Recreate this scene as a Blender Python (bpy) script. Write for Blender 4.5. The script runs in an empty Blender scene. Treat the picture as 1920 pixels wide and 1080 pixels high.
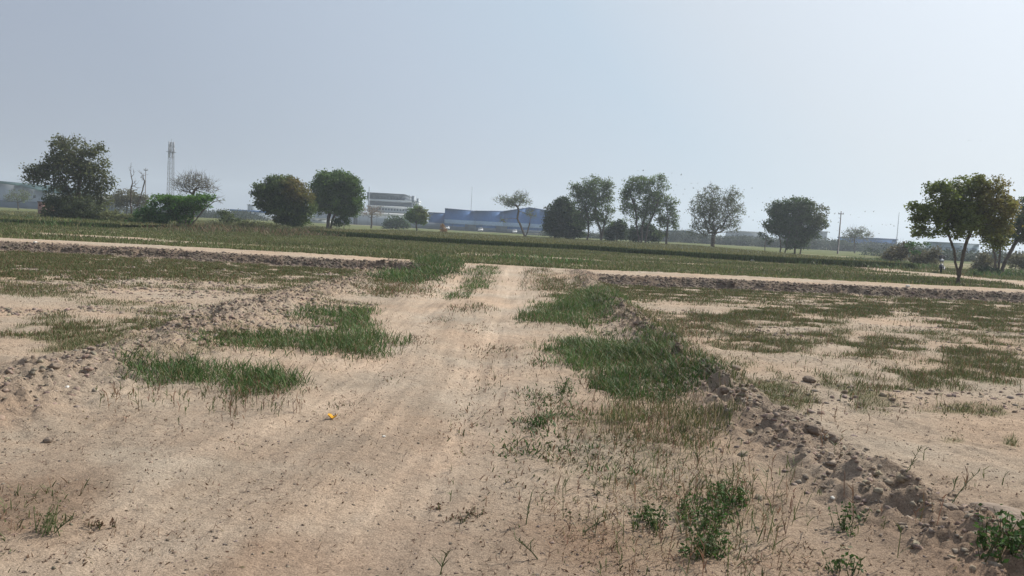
import bpy, math
import numpy as np
from mathutils import Matrix, Vector
rng = np.random.default_rng(11)
sc = bpy.context.scene
COL = sc.collection

# ---------------------------------------------------------------- camera and projection
F, H = 1450.0, 1.6
ROLL, PITCH = math.atan(.052), math.radians(4.332)
CAMM = Matrix.Translation((0, 0, H)) @ Matrix.Rotation(math.pi/2-PITCH, 4, 'X') @ Matrix.Rotation(ROLL, 4, 'Z')
cam = bpy.data.objects.new('camera', bpy.data.cameras.new('camera'))
COL.objects.link(cam); cam.matrix_world = CAMM
cam.data.sensor_width = 36; cam.data.lens = F/1920*36; cam.data.clip_end = 9000; cam.data.clip_start = .05
sc.camera = cam
R3 = np.array(CAMM.to_3x3())
C0 = np.array([0, 0, H])

def ray(px, py):
    return R3 @ np.array([(px-960)/F, -(py-540)/F, -1.0])
def gp(px, py, z=0.0):
    d = ray(px, py); t = (z-H)/d[2]; p = C0+d*t; return p[0], p[1]
def wp(px, py, D):
    d = ray(px, py); p = C0+d*(D/d[1]); return np.array([p[0], D, p[2]])
def proj(X, Y, Z=0.0):
    P = np.stack([X, Y, np.broadcast_to(Z, np.shape(X))-H], -1) @ R3
    w = np.where(-P[..., 2] > .05, -P[..., 2], .05)
    return 960+P[..., 0]/w*F, 540-P[..., 1]/w*F
def locx(px, D, z=.15):
    x = 0.0
    for _ in range(6):
        x += (px-float(proj(np.array(x), np.array(float(D)), z)[0]))*D/F
    return x

# ---------------------------------------------------------------- noise
def vn(x, y, s=0):
    x = np.asarray(x, float); y = np.asarray(y, float)
    xi = np.floor(x).astype(np.int64); yi = np.floor(y).astype(np.int64)
    fx = x-xi; fy = y-yi
    fx = fx*fx*fx*(fx*(fx*6-15)+10); fy = fy*fy*fy*(fy*(fy*6-15)+10)
    def h(a, b):
        n = (a*374761393+b*668265263+s*974711+12345) & 0xffffffff
        n = ((n ^ (n >> 13))*1274126177) & 0xffffffff
        n = ((n ^ (n >> 15))*2246822519) & 0xffffffff
        return ((n ^ (n >> 16)) & 0xffff)/65535.0
    a = h(xi, yi); b = h(xi+1, yi); c = h(xi, yi+1); d = h(xi+1, yi+1)
    return (a+(b-a)*fx)*(1-fy)+(c+(d-c)*fx)*fy
def fbm(x, y, o=4, s=0, g=.5):
    t = 0; a = 1; n = 0
    for i in range(o):
        t = t+a*vn(x*2**i+i*17.3, y*2**i+i*9.1, s+i); n += a; a *= g
    return t/n
def sst(a, b, x):
    t = np.clip((x-a)/(b-a), 0, 1); return t*t*(3-2*t)

# ---------------------------------------------------------------- mesh helpers
class Buf:
    def __init__(s): s.V = []; s.Q = []; s.T = []; s.C = []; s.n = 0
    def add(s, V, Q=None, T=None, C=(1, 1, 1)):
        V = np.asarray(V, float).reshape(-1, 3); m = len(V)
        if not m: return
        s.V.append(V)
        if Q is not None and len(Q): s.Q.append(np.asarray(Q, np.int64).reshape(-1, 4)+s.n)
        if T is not None and len(T): s.T.append(np.asarray(T, np.int64).reshape(-1, 3)+s.n)
        s.C.append(np.broadcast_to(np.asarray(C, float), (m, 3))); s.n += m
    def build(s, name, mat, parent=None, smooth=False, origin=None):
        V = np.concatenate(s.V) if s.V else np.zeros((0, 3)); Cc = np.concatenate(s.C) if s.C else np.zeros((0, 3))
        Q = np.concatenate(s.Q) if s.Q else np.zeros((0, 4), int); T = np.concatenate(s.T) if s.T else np.zeros((0, 3), int)
        if origin is None: origin = np.array(parent['_o']) if parent is not None and '_o' in parent else np.zeros(3)
        return mesh_np(name, V-np.asarray(origin, float), Q, T, mat, Cc, parent, smooth, None if parent is not None else origin)

def mesh_np(name, V, Q, T, mat, C=None, parent=None, smooth=False, loc=None):
    me = bpy.data.meshes.new(name)
    me.vertices.add(len(V)); me.vertices.foreach_set('co', np.ascontiguousarray(V, np.float32).ravel())
    nl = len(Q)*4+len(T)*3
    me.loops.add(nl); me.loops.foreach_set('vertex_index', np.concatenate([Q.ravel(), T.ravel()]).astype(np.int32))
    me.polygons.add(len(Q)+len(T))
    st = np.concatenate([np.arange(len(Q))*4, len(Q)*4+np.arange(len(T))*3]).astype(np.int32)
    me.polygons.foreach_set('loop_start', st)
    if smooth: me.polygons.foreach_set('use_smooth', np.ones(len(Q)+len(T), bool))
    if C is not None:
        a = me.color_attributes.new('col', 'FLOAT_COLOR', 'POINT')
        a.data.foreach_set('color', np.concatenate([C, np.ones((len(C), 1))], 1).astype(np.float32).ravel())
    me.update(calc_edges=True); me.validate()
    if mat: me.materials.append(mat)
    o = bpy.data.objects.new(name, me); COL.objects.link(o)
    if loc is not None: o.location = [float(v) for v in loc]
    if parent is not None: o.parent = parent
    return o

def tag(o, label=None, cat=None, group=None, kind=None):
    if label: o['label'] = label
    if cat: o['category'] = cat
    if group: o['group'] = group
    if kind: o['kind'] = kind
    return o
def thing(name, loc, label, cat, group=None):
    o = bpy.data.objects.new(name, None); COL.objects.link(o); o.location = [float(v) for v in loc]
    o.empty_display_size = .1; o['_o'] = [float(v) for v in loc]
    return tag(o, label, cat, group)

BOXQ = np.array([[0, 3, 2, 1], [4, 5, 6, 7], [0, 1, 5, 4], [1, 2, 6, 5], [2, 3, 7, 6], [3, 0, 4, 7]])
def box(b, x0, x1, y0, y1, z0, z1, C=(1, 1, 1)):
    b.add([[x0, y0, z0], [x1, y0, z0], [x1, y1, z0], [x0, y1, z0], [x0, y0, z1], [x1, y0, z1], [x1, y1, z1], [x0, y1, z1]], BOXQ, None, C)
def frus(b, P0, P1, r0, r1, k=5, C=(1, 1, 1), cap=False):
    P0 = np.atleast_2d(P0).astype(float); P1 = np.atleast_2d(P1).astype(float); n = len(P0)
    if n == 0: return
    r0 = np.broadcast_to(r0, n); r1 = np.broadcast_to(r1, n)
    d = P1-P0; d /= np.linalg.norm(d, axis=1, keepdims=True)+1e-9
    up = np.where(np.abs(d[:, 2:3]) > .95, np.array([[1., 0, 0]]), np.array([[0, 0, 1.]]))
    u = np.cross(d, up); u /= np.linalg.norm(u, axis=1, keepdims=True)+1e-9; v = np.cross(d, u)
    a = np.arange(k)/k*2*np.pi
    ring = u[:, None]*np.cos(a)[None, :, None]+v[:, None]*np.sin(a)[None, :, None]
    V = np.concatenate([P0[:, None]+ring*r0[:, None, None], P1[:, None]+ring*r1[:, None, None]], 1)
    i = np.arange(k); j = (i+1) % k
    q = np.stack([i, j, j+k, i+k], 1)
    Q = (np.arange(n)[:, None, None]*2*k+q[None]).reshape(-1, 4)
    Cc = C if np.ndim(C) == 1 else np.repeat(C, 2*k, 0)
    T = None
    if cap:
        T = np.concatenate([np.stack([0*i[1:-1]+o, i[1:-1]+o, i[2:]+o], 1) for o in (0, k)])
        T = (np.arange(n)[:, None, None]*2*k+T[None]).reshape(-1, 3)
    b.add(V.reshape(-1, 3), Q, T, Cc)
def tube(b, pts, r, k=6, C=(1, 1, 1)):
    pts = np.asarray(pts, float); r = np.broadcast_to(r, len(pts))
    frus(b, pts[:-1], pts[1:], r[:-1], r[1:], k, C, True)

def ico():
    t = (1+5**.5)/2
    V = np.array([[-1, t, 0], [1, t, 0], [-1, -t, 0], [1, -t, 0], [0, -1, t], [0, 1, t], [0, -1, -t], [0, 1, -t], [t, 0, -1], [t, 0, 1], [-t, 0, -1], [-t, 0, 1]], float)
    T = np.array([[0, 11, 5], [0, 5, 1], [0, 1, 7], [0, 7, 10], [0, 10, 11], [1, 5, 9], [5, 11, 4], [11, 10, 2], [10, 7, 6], [7, 1, 8], [3, 9, 4], [3, 4, 2], [3, 2, 6], [3, 6, 8], [3, 8, 9], [4, 9, 5], [2, 4, 11], [6, 2, 10], [8, 6, 7], [9, 8, 1]])
    return V/np.linalg.norm(V[0]), T
def icosub(V, T, n):
    for _ in range(n):
        V = list(map(tuple, V)); m = {}; N = []
        def mid(a, b):
            key = (min(a, b), max(a, b))
            if key not in m:
                p = (np.array(V[a])+np.array(V[b]))/2; V.append(tuple(p/np.linalg.norm(p))); m[key] = len(V)-1
            return m[key]
        for a, b, c in T:
            x, y, z = mid(a, b), mid(b, c), mid(c, a); N += [[a, x, z], [b, y, x], [c, z, y], [x, y, z]]
        V = np.array(V); T = np.array(N)
    return V, T
IV, IT = ico(); IV1, IT1 = icosub(IV, IT, 1); IV3, IT3 = icosub(IV, IT, 3)

def blobs(b, P, r, C, hi=False, flat=.7):
    V0, T0 = (IV1, IT1) if hi else (IV, IT)
    n = len(P)
    if n == 0: return
    s = r[:, None]*rng.uniform(.7, 1.35, (n, 3)); s[:, 2] *= flat
    j = rng.uniform(.4, 1.35, (n, len(V0)))
    V = V0[None]*j[:, :, None]*s[:, None]; V = V+.45*np.roll(V, 1, 1)*rng.uniform(-.6, .6, (n, 1, 1))
    a = rng.uniform(0, 6.28, n); ca, sa = np.cos(a)[:, None], np.sin(a)[:, None]
    V = np.stack([V[..., 0]*ca-V[..., 1]*sa, V[..., 0]*sa+V[..., 1]*ca, V[..., 2]], -1)+P[:, None]
    T = (np.arange(n)[:, None, None]*len(V0)+T0[None]).reshape(-1, 3)
    b.add(V.reshape(-1, 3), None, T, np.repeat(C, len(V0), 0))

def blades(b, P, h, w, C, lean=.25, bend=.5, seg=3, az=None):
    """grass blades: tapered curved strips"""
    n = len(P)
    if n == 0: return
    if az is None: az = rng.uniform(0, 6.28, n)
    L = rng.uniform(.2, 1.0, n)*lean; Bd = rng.uniform(0, 1, n)*bend
    dr = np.stack([np.cos(az), np.sin(az), 0*az], 1)
    fa = az+rng.uniform(-.9, .9, n)+math.pi/2
    sd = np.stack([np.cos(fa), np.sin(fa), 0*fa], 1)
    t = np.linspace(0, 1, seg+1)
    wt = np.array([.7, 1, .8, .5, .3])[:seg] if seg < 4 else np.array([.6, 1, 1, .7])
    rows = []
    for i in range(seg):
        c = P+dr*(h*(L*t[i]+Bd*t[i]**2))[:, None]+np.array([0, 0, 1.])*(h*(t[i]-.35*Bd*t[i]**2))[:, None]
        o = sd*(w*wt[i]*.5)[:, None]; rows += [c-o, c+o]
    c = P+dr*(h*(L+Bd))[:, None]+np.array([0, 0, 1.])*(h*(1-.35*Bd))[:, None]; rows.append(c)
    V = np.stack(rows, 1); m = 2*seg+1
    q = [[2*i, 2*i+1, 2*i+3, 2*i+2] for i in range(seg-1)]
    base = np.arange(n)[:, None, None]*m
    Q = (base+np.array(q)[None]).reshape(-1, 4) if q else None
    T = (base+np.array([[2*seg-2, 2*seg-1, 2*seg]])[None]).reshape(-1, 3)
    b.add(V.reshape(-1, 3), Q, T, np.repeat(C, m, 0))

def leaves(b, P, s, C, up=.3, asp=.55):
    """small folded leaf shapes"""
    n = len(P)
    if n == 0: return
    d = rng.normal(size=(n, 3)); d[:, 2] *= .7; d /= np.linalg.norm(d, axis=1, keepdims=True)
    m = rng.normal(size=(n, 3)); m[:, 2] += up; u = np.cross(m, d); u /= np.linalg.norm(u, axis=1, keepdims=True)+1e-9
    s = (s*rng.uniform(.6, 1.4, n))[:, None]
    V = np.stack([P-d*s*.5, P+u*s*asp*.5, P+d*s*.5, P-u*s*asp*.5], 1)
    b.add(V.reshape(-1, 3), (np.arange(n)[:, None]*4+np.arange(4)[None]), None, np.repeat(C, 4, 0))

# ---------------------------------------------------------------- materials
def newmat(name):
    m = bpy.data.materials.new(name); m.use_nodes = True
    nt = m.node_tree; nt.nodes.clear()
    return m, nt, nt.nodes, nt.links
def leafmat(name, trans=.3, rough=.9, sheen=False):
    m, nt, N, L = newmat(name)
    out = N.new('ShaderNodeOutputMaterial'); at = N.new('ShaderNodeAttribute'); at.attribute_name = 'col'
    d = N.new('ShaderNodeBsdfPrincipled'); d.inputs['Roughness'].default_value = .55; d.inputs['Specular IOR Level'].default_value = .18
    t = N.new('ShaderNodeBsdfTranslucent'); mx = N.new('ShaderNodeMixShader'); mx.inputs[0].default_value = trans
    L.new(at.outputs['Color'], d.inputs['Base Color']); L.new(at.outputs['Color'], t.inputs['Color'])
    L.new(d.outputs[0], mx.inputs[1]); L.new(t.outputs[0], mx.inputs[2]); L.new(mx.outputs[0], out.inputs[0])
    return m
def attrmat(name, rough=.9, nscale=8., namp=.3, bump=0., bscale=30., metal=0., spec=.2):
    m, nt, N, L = newmat(name)
    out = N.new('ShaderNodeOutputMaterial'); at = N.new('ShaderNodeAttribute'); at.attribute_name = 'col'
    p = N.new('ShaderNodeBsdfPrincipled'); p.inputs['Roughness'].default_value = rough
    p.inputs['Specular IOR Level'].default_value = spec; p.inputs['Metallic'].default_value = metal
    tc = N.new('ShaderNodeTexCoord'); no = N.new('ShaderNodeTexNoise'); no.inputs['Scale'].default_value = nscale; no.inputs['Detail'].default_value = 5
    mr = N.new('ShaderNodeMapRange'); mr.inputs[1].default_value = .25; mr.inputs[2].default_value = .75
    mr.inputs[3].default_value = 1-namp; mr.inputs[4].default_value = 1+namp
    L.new(tc.outputs['Object'], no.inputs['Vector']); L.new(no.outputs['Fac'], mr.inputs[0])
    mu = N.new('ShaderNodeVectorMath'); mu.operation = 'SCALE'
    L.new(at.outputs['Color'], mu.inputs[0]); L.new(mr.outputs[0], mu.inputs['Scale']); L.new(mu.outputs[0], p.inputs['Base Color'])
    if bump:
        n2 = N.new('ShaderNodeTexNoise'); n2.inputs['Scale'].default_value = bscale; n2.inputs['Detail'].default_value = 6
        bp = N.new('ShaderNodeBump'); bp.inputs['Strength'].default_value = 1; bp.inputs['Distance'].default_value = bump
        L.new(tc.outputs['Object'], n2.inputs['Vector']); L.new(n2.outputs['Fac'], bp.inputs['Height']); L.new(bp.outputs[0], p.inputs['Normal'])
    L.new(p.outputs[0], out.inputs[0])
    return m
M_leaf = leafmat('foliage', .45); M_grass = leafmat('grass_blades', .28)
M_bark = attrmat('bark', .95, 4, .3, .02, 20)
M_soil = attrmat('soil_clod', 1, 25, .2, .01, 60)
M_wall = attrmat('painted_wall', .85, .3, .12)
M_metal = attrmat('weathered_metal', .55, 2, .15, 0, 30, .3, .4)
M_paint = attrmat('vehicle_paint', .5, 3, .05, 0, 30, 0, .5)
M_fine = attrmat('plain_matte', .8, 20, .15)

def groundmat():
    m, nt, N, L = newmat('sandy_soil')
    out = N.new('ShaderNodeOutputMaterial'); at = N.new('ShaderNodeAttribute'); at.attribute_name = 'col'
    p = N.new('ShaderNodeBsdfPrincipled'); p.inputs['Roughness'].default_value = 1; p.inputs['Specular IOR Level'].default_value = .05
    tc = N.new('ShaderNodeTexCoord')
    def noise(sc_, det, rough=.6, vec=None):
        n = N.new('ShaderNodeTexNoise'); n.inputs['Scale'].default_value = sc_; n.inputs['Detail'].default_value = det; n.inputs['Roughness'].default_value = rough
        L.new(vec or tc.outputs['Object'], n.inputs['Vector']); return n.outputs['Fac']
    def rngn(v, a, b, c, d):
        r = N.new('ShaderNodeMapRange'); r.inputs[1].default_value = a; r.inputs[2].default_value = b; r.inputs[3].default_value = c; r.inputs[4].default_value = d
        L.new(v, r.inputs[0]); return r.outputs[0]
    def mul(a, b):
        x = N.new('ShaderNodeMath'); x.operation = 'MULTIPLY'; L.new(a, x.inputs[0]); L.new(b, x.inputs[1]); return x.outputs[0]
    f = mul(rngn(noise(1.3, 8, .65), .3, .7, .88, 1.12), rngn(noise(22, 6, .7), .3, .7, .86, 1.13))
    f = mul(f, rngn(noise(90, 3, .8), .36, .60, .70, 1.12))
    f = mul(f, rngn(noise(28, 6, .85), .33, .46, .72, 1.04))
    # thin crumbs and straw flecks lying on the soil
    vo = N.new('ShaderNodeTexVoronoi'); vo.inputs['Scale'].default_value = 34; L.new(tc.outputs['Object'], vo.inputs['Vector'])
    sp = rngn(vo.outputs['Distance'], .10, .22, .62, 1.0)
    gate = rngn(noise(5, 4), .5, .62, 0, 1)
    mx = N.new('ShaderNodeMix'); mx.inputs[2].default_value = 1.0; L.new(gate, mx.inputs[0]); L.new(sp, mx.inputs[3])
    f = mul(f, mx.outputs[0])
    mu = N.new('ShaderNodeVectorMath'); mu.operation = 'SCALE'; L.new(at.outputs['Color'], mu.inputs[0]); L.new(f, mu.inputs['Scale'])
    hue = N.new('ShaderNodeMix'); hue.data_type = 'RGBA'; hue.blend_type = 'MULTIPLY'; hue.inputs[0].default_value = 1
    cr = N.new('ShaderNodeValToRGB'); cr.color_ramp.elements[0].position = .35; cr.color_ramp.elements[0].color = (1.06, .98, .93, 1)
    cr.color_ramp.elements[1].position = .65; cr.color_ramp.elements[1].color = (.97, 1.0, 1.02, 1); L.new(noise(.5, 6), cr.inputs[0])
    L.new(mu.outputs[0], hue.inputs[6]); L.new(cr.outputs[0], hue.inputs[7]); L.new(hue.outputs[2], p.inputs['Base Color'])
    b1 = N.new('ShaderNodeBump'); b1.inputs['Strength'].default_value = .9; b1.inputs['Distance'].default_value = .06; L.new(noise(9, 10, .72), b1.inputs['Height'])
    b2 = N.new('ShaderNodeBump'); b2.inputs['Strength'].default_value = .7; b2.inputs['Distance'].default_value = .014; L.new(noise(60, 5, .7), b2.inputs['Height'])
    L.new(b1.outputs[0], b2.inputs['Normal']); L.new(b2.outputs[0], p.inputs['Normal'])
    L.new(p.outputs[0], out.inputs[0])
    return m
M_ground = groundmat()

# ---------------------------------------------------------------- layout curves (world metres)
def line(pts, z=0.): return np.array([gp(x, y, z) for x, y in pts])
RUTL = line([(862, 525), (835, 548), (775, 595), (730, 640), (690, 700), (560, 800), (380, 930), (150, 1080)])
RUTR = line([(972, 518), (955, 560), (935, 610), (905, 680), (850, 790), (770, 900), (650, 1080)])
ZR = .27
NEAR = line([(-300, 436), (0, 453), (320, 468), (640, 486), (860, 499), (1100, 513), (1400, 526), (1650, 538), (1920, 550), (2200, 566)], ZR)
PATH = line([(1560, 497), (1650, 506), (1720, 512), (1800, 520), (1870, 527), (1990, 541)], .15)
RIDR = line([(1085, 522), (1130, 556), (1180, 600), (1240, 650), (1330, 712), (1420, 782), (1520, 850), (1650, 935), (1780, 1008), (1960, 1100)])
RIDL = line([(-40, 765), (60, 722), (180, 692), (300, 655), (410, 605), (490, 578), (590, 550), (690, 520), (740, 505)])
def seg_dist(X, Y, P):
    """distance, signed side, and parameter along a polyline"""
    best = np.full(X.shape, 1e9); side = np.zeros(X.shape); par = np.zeros(X.shape); acc = 0
    for (ax, ay), (bx, by) in zip(P[:-1], P[1:]):
        dx, dy = bx-ax, by-ay; l2 = dx*dx+dy*dy; l = math.sqrt(l2)
        t = np.clip(((X-ax)*dx+(Y-ay)*dy)/l2, 0, 1)
        ex, ey = X-ax-t*dx, Y-ay-t*dy; d = np.hypot(ex, ey); m = d < best
        best = np.where(m, d, best); side = np.where(m, np.sign(ex*dy-ey*dx), side); par = np.where(m, acc+t*l, par); acc += l
    return best, side, par
def interp_line(v, P, a, b):
    o = np.argsort(P[:, a]); return np.interp(v, P[o, a], P[o, b])
def road_t(X, Y): return Y-interp_line(X, NEAR, 0, 1)
XG0, XG1 = gp(800, 505)[0], gp(1085, 515)[0]
def fields(X, Y):
    """everything the terrain needs, as arrays"""
    d = {}
    rl = interp_line(Y, RUTL, 1, 0); rr = interp_line(Y, RUTR, 1, 0)
    d['rl'], d['rr'] = rl, rr
    j1 = (fbm(X*.9, Y*.5, 3, 40)-.5)*.9
    trk = sst(-1.25, -.75, X-rl+j1*.6)*sst(.95, .45, X-rr+j1*.8)*sst(29, 27, Y)
    d['trk'] = trk
    d['t'] = road_t(X, Y)
    d['gap'] = sst(XG0-.8, XG0+1.0, X)*sst(XG1+1.0, XG1-.8, X)
    d['dR'], d['sR'], d['pR'] = seg_dist(X, Y, RIDR)
    d['dL'], _, d['pL'] = seg_dist(X, Y, RIDL)
    d['dP'], _, _ = seg_dist(X, Y, PATH)
    return d
def height(X, Y, d=None, fine=True):
    X = np.asarray(X, float); Y = np.asarray(Y, float)
    d = d or fields(X, Y)
    z = .05*(fbm(X*.12, Y*.12, 2, 1)-.5)+.03*(fbm(X*.8, Y*.8, 3, 2)-.5)
    near = sst(45, 30, np.hypot(X, Y))
    # ruts
    tr = d['trk']
    z = z*(1-.4*tr)-.045*tr*(np.exp(-((X-d['rl'])/.33)**2)+np.exp(-((X-d['rr'])/.33)**2))
    lat = X-(d['rl']+d['rr'])/2
    z = z+tr*.016*(vn(lat*7, Y*.5, 5)-.5)+tr*.010*(vn(lat*17, Y*1.3, 6)-.5)
    # cloddy ploughed ground outside the track
    rough = (1-tr)*near
    pl = .35+.65*sst(.45, .6, fbm(X*.25+3, Y*.5, 3, 7))
    if fine:
        z = z+rough*pl*.035*(vn(X*4, Y*4.5, 8)-.5)+rough*pl*.022*np.maximum(vn(X*9, Y*9, 9)-.5, 0)*2
        z = z+near*(.010*(fbm(X*11, Y*11, 3, 10, .6)-.5)+.010*np.maximum(fbm(X*5, Y*5, 3, 11)-.55, 0)*4*(fbm(X*1.3, Y*1.3, 2, 23) > .5))
    # furrow lines in the right hand field, parallel with the road
    rf = sst(.4, 1.5, d['dR'])*(d['sR'] < 0)*(1-tr)*(d['t'] < -1)
    z = z+.02*rf*np.sin(Y*5.2+2.5*fbm(X*.3, Y*.3, 2, 12))*near
    # ridges of thrown up earth
    mod = (.65+.6*fbm(d['pR']*1.1, 0*X+3, 3, 13))*(.3+.7*sst(0, 9, d['pR']))*(1-.3*sst(17, 22, d['pR']))
    w = np.where(d['sR'] < 0, .24, .42)
    rg = np.exp(-(d['dR']/w)**2)*mod
    z = z+.15*rg
    cl = np.exp(-(d['dR']/.42)**4)*(.3+.7*sst(0, 9, d['pR']))*(1-.25*sst(17, 22, d['pR']))
    z = z+cl*(.12*np.maximum(vn(X*5.5+Y*2, Y*5.5, 14)-.40, 0)+.17*np.maximum(vn(X*9, Y*9, 15)-.45, 0)+.085*(vn(X*19, Y*19, 16)-.5))
    gl = np.exp(-(d['dL']/.5)**2)*sst(1.0, .35, d['pL']/max(1., float(np.hypot(*(RIDL[1:]-RIDL[:-1]).T).sum())))*(.5+.9*fbm(d['pL']*.9, 0*X, 3, 17))
    cl = np.exp(-(d['dL']/.75)**4)
    z = z+.11*gl+cl*(.10*np.maximum(vn(X*5.5, Y*5.5, 18)-.45, 0)+.12*np.maximum(vn(X*12, Y*12, 19)-.5, 0)+.05*(vn(X*21, Y*21, 24)-.5))
    # raised cross road with its rough bank
    t = d['t']+.35*(fbm(X*.7, 0*X, 3, 20)-.5)*(1-d['gap'])
    up = sst(-.8, -.08, t); upg = sst(-4.5, .2, t)
    prof = up*(1-d['gap'])+upg*d['gap']
    lip = np.exp(-((t+.12)/.22)**2)*(1-d['gap'])
    ro = sst(-1.5, -1.0, t)*sst(-.02, -.2, t)*(1-d['gap'])
    z = z+ZR*prof*(1-.4*sst(2.7, 4.5, t))+.0*lip
    z = z+ro*(.14*(vn(X*3.2, Y*3.2, 21)-.5)+.12*np.maximum(vn(X*7, Y*7, 22)-.45, 0))*sst(-.1, -.45, t)
    z = z-.03*np.exp(-(d['dP']/1.6)**4)
    far = sst(60, 200, Y)
    return z*(1-far)+.15*far
def zat(x, y): return float(height(np.array([x]), np.array([y]), fine=False)[0])

# zones of sparse cover, as ellipses on the ground given by where they lie (cx, cy, rx, ry, strength)
ZONES = [(330, 505, 420, 24, .95), (120, 498, 230, 34, 1.0), (60, 545, 100, 16, .5), (240, 632, 200, 44, .95), (600, 520, 150, 20, .6), (560, 552, 70, 12, .5),
         (1720, 580, 260, 17, .95), (1850, 602, 110, 20, .8), (1440, 549, 260, 14, .8), (1420, 600, 160, 18, .95), (1200, 548, 130, 18, .8),
         (1470, 642, 150, 20, .95), (1655, 650, 90, 20, 1.0), (1850, 690, 110, 40, .95), (1445, 740, 92, 48, 1.0), (1640, 715, 120, 26, .9), (1640, 765, 50, 24, .6),
         (1830, 762, 100, 12, .8), (1790, 818, 34, 14, .6), (1895, 825, 26, 16, .7), (1290, 610, 70, 20, .6), (1360, 680, 60, 20, .35), (1900, 620, 60, 20, .5),
         (1180, 850, 230, 110, .2), (1300, 960, 220, 100, .22)]
def zone_cov(X, Y):
    px, py = proj(X, Y, 0.0)
    n = fbm(X*1.5, Y*1.5, 3, 30)-.5
    c = np.zeros(X.shape)
    for cx, cy, rx, ry, s in ZONES:
        e = np.hypot((px-cx)/rx, (py-cy)/ry)+n*1.1
        c = np.maximum(c, s*sst(1.15, .65, e))
    return np.where(Y > 2, c, 0)
def cover(X, Y, d):
    """how much low green grows on each spot of soil, 0..1"""
    c = zone_cov(X, Y)
    band = sst(.50, .68, fbm(X*.35, Y*1.0, 4, 31))*.4
    c = np.maximum(c, band*sst(9, 14, Y))*sst(.30, .54, fbm(X*2.3, Y*2.6, 3, 36))*1.1
    c = c*(1-d['trk'])*(1-np.exp(-(d['dR']/.3)**2))*(1-.8*np.exp(-(d['dL']/.5)**2))
    c = np.where(d['t'] > -1.4, 0, c)
    # meadow beyond the road
    g = sst(.40, .54, fbm(X*.10, Y*.45, 4, 33)+.12)
    g = np.maximum(g, .9*sst(110, 128, Y)*sst(330, 230, Y))
    m = .95*g*sst(2.6, 4.4, d['t']+1.2*(fbm(X*.5, Y*.5, 3, 34)-.5))*sst(1.7, 2.4, d['dP']+.6*(fbm(X, Y, 2, 35)-.5))
    return np.maximum(c, m)

# ---------------------------------------------------------------- terrain
def spaced(bounds):
    out = []
    for a, b, s in bounds: out.append(np.arange(a, b-1e-6, s))
    return np.concatenate(out)
gx = np.concatenate([-np.geomspace(1500, 62, 34), spaced([(-60, -34, .6), (-34, -20, .18), (-20, -9, .08), (-9, -5, .045), (-5, 5, .026), (5, 9, .045), (9, 20, .08), (20, 34, .18), (34, 60, .6)]), np.geomspace(60, 1500, 34)])
gy = np.concatenate([-np.geomspace(600, 3, 20), spaced([(-2.5, 2.5, .2), (2.5, 5.5, .02), (5.5, 8, .026), (8, 12, .04), (12, 20, .065), (20, 29.5, .06), (29.5, 60, .2), (60, 100, .8)]), np.geomspace(100, 1500, 50)])
GX, GY = np.meshgrid(gx, gy)
fd = fields(GX, GY)
GZ = height(GX, GY, fd)
cov = cover(GX, GY, fd)
sand = np.array([.425, .345, .262]); pale = np.array([.50, .408, .315]); dist = np.array([.30, .240, .185]); green = np.array([.095, .122, .044]); rust = np.array([.30, .20, .135]); dry = np.array([.20, .185, .090])
n1 = fbm(GX*.5, GY*.8, 4, 50)[..., None]; n2 = fbm(GX*2.2, GY*2.2, 3, 51)[..., None]
Cg = sand*(.90+.2*n1)+0*n2
rutm = np.maximum(np.exp(-((GX-fd['rl'])/.5)**2), np.exp(-((GX-fd['rr'])/.5)**2))*sst(.3, .55, fbm(GX*1.2, GY*.5, 3, 54)+.12)
Cg = Cg+(pale-Cg)*(fd['trk']*(.25+.75*rutm))[..., None]*(.55+.45*n1)
Cg = Cg*(1-.10*(fd['trk']*(1-rutm))[..., None]*n2*1.6)
dm = np.clip(np.exp(-(fd['dR']/.5)**4)+.8*np.exp(-(fd['dL']/.7)**4)+sst(-1.6, -1, fd['t'])*sst(.25, -.05, fd['t'])*(1-fd['gap']), 0, 1)[..., None]
bank_shade = (sst(-1.5, -.9, fd['t'])*sst(-.05, -.2, fd['t'])*(1-fd['gap']))[..., None]
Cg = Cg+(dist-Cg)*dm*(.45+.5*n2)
Cg = Cg+(dist*.52-Cg)*bank_shade*(.6+.4*n2)  # shade of the bank face painted in, over darker dug-up soil
ry = sst(7.5, 3.5, GY)*sst(.42, .62, fbm(GX*1.1, GY*1.1, 4, 52)); Cg = Cg+(rust-Cg)*(ry*.38)[..., None]
def spot(px_, py_, r_):
    x_, y_ = gp(px_, py_); return sst(1.2, .3, np.hypot(GX-x_, (GY-y_))/r_+(fbm(GX*2, GY*2, 3, 55)-.5)*1.2)
lat_ = GX-(fd['rl']+fd['rr'])/2
Cg = Cg*(1+fd['trk']*.16*(vn(lat_*9+GY*.2, GY*.45, 56)-.5)+fd['trk']*.14*(vn(lat_*21, GY*1.1, 57)-.5))[..., None]
dark_soil = np.maximum(spot(30, 960, .75), .6*spot(1120, 1020, .5)); dark_soil = np.maximum(dark_soil, .55*spot(1240, 800, 1.1))  # patches of darker soil tone; the lower left one is moist ground
Cg = Cg*(1-dark_soil[..., None]*np.array([.30, .36, .40]))
cm = np.clip(cov*(.6+.9*n2[..., 0])*np.where(GY > 105, 1.5, np.where(fd['t'] > 2, .8, .5)), 0, 1)[..., None]
gcol = green+(dry-green)*sst(.35, .7, fbm(GX*.6, GY*.9, 3, 53))[..., None]*.55
Cg = Cg+(gcol-Cg)*cm
nx, ny = len(gx), len(gy)
ii = np.arange((ny-1)*(nx-1)); r, c = ii//(nx-1), ii % (nx-1); a = r*nx+c
FQ = np.stack([a, a+1, a+nx+1, a+nx], 1)
def fc(A): return .25*(A[:-1, :-1]+A[1:, :-1]+A[:-1, 1:]+A[1:, 1:]).ravel()
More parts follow.
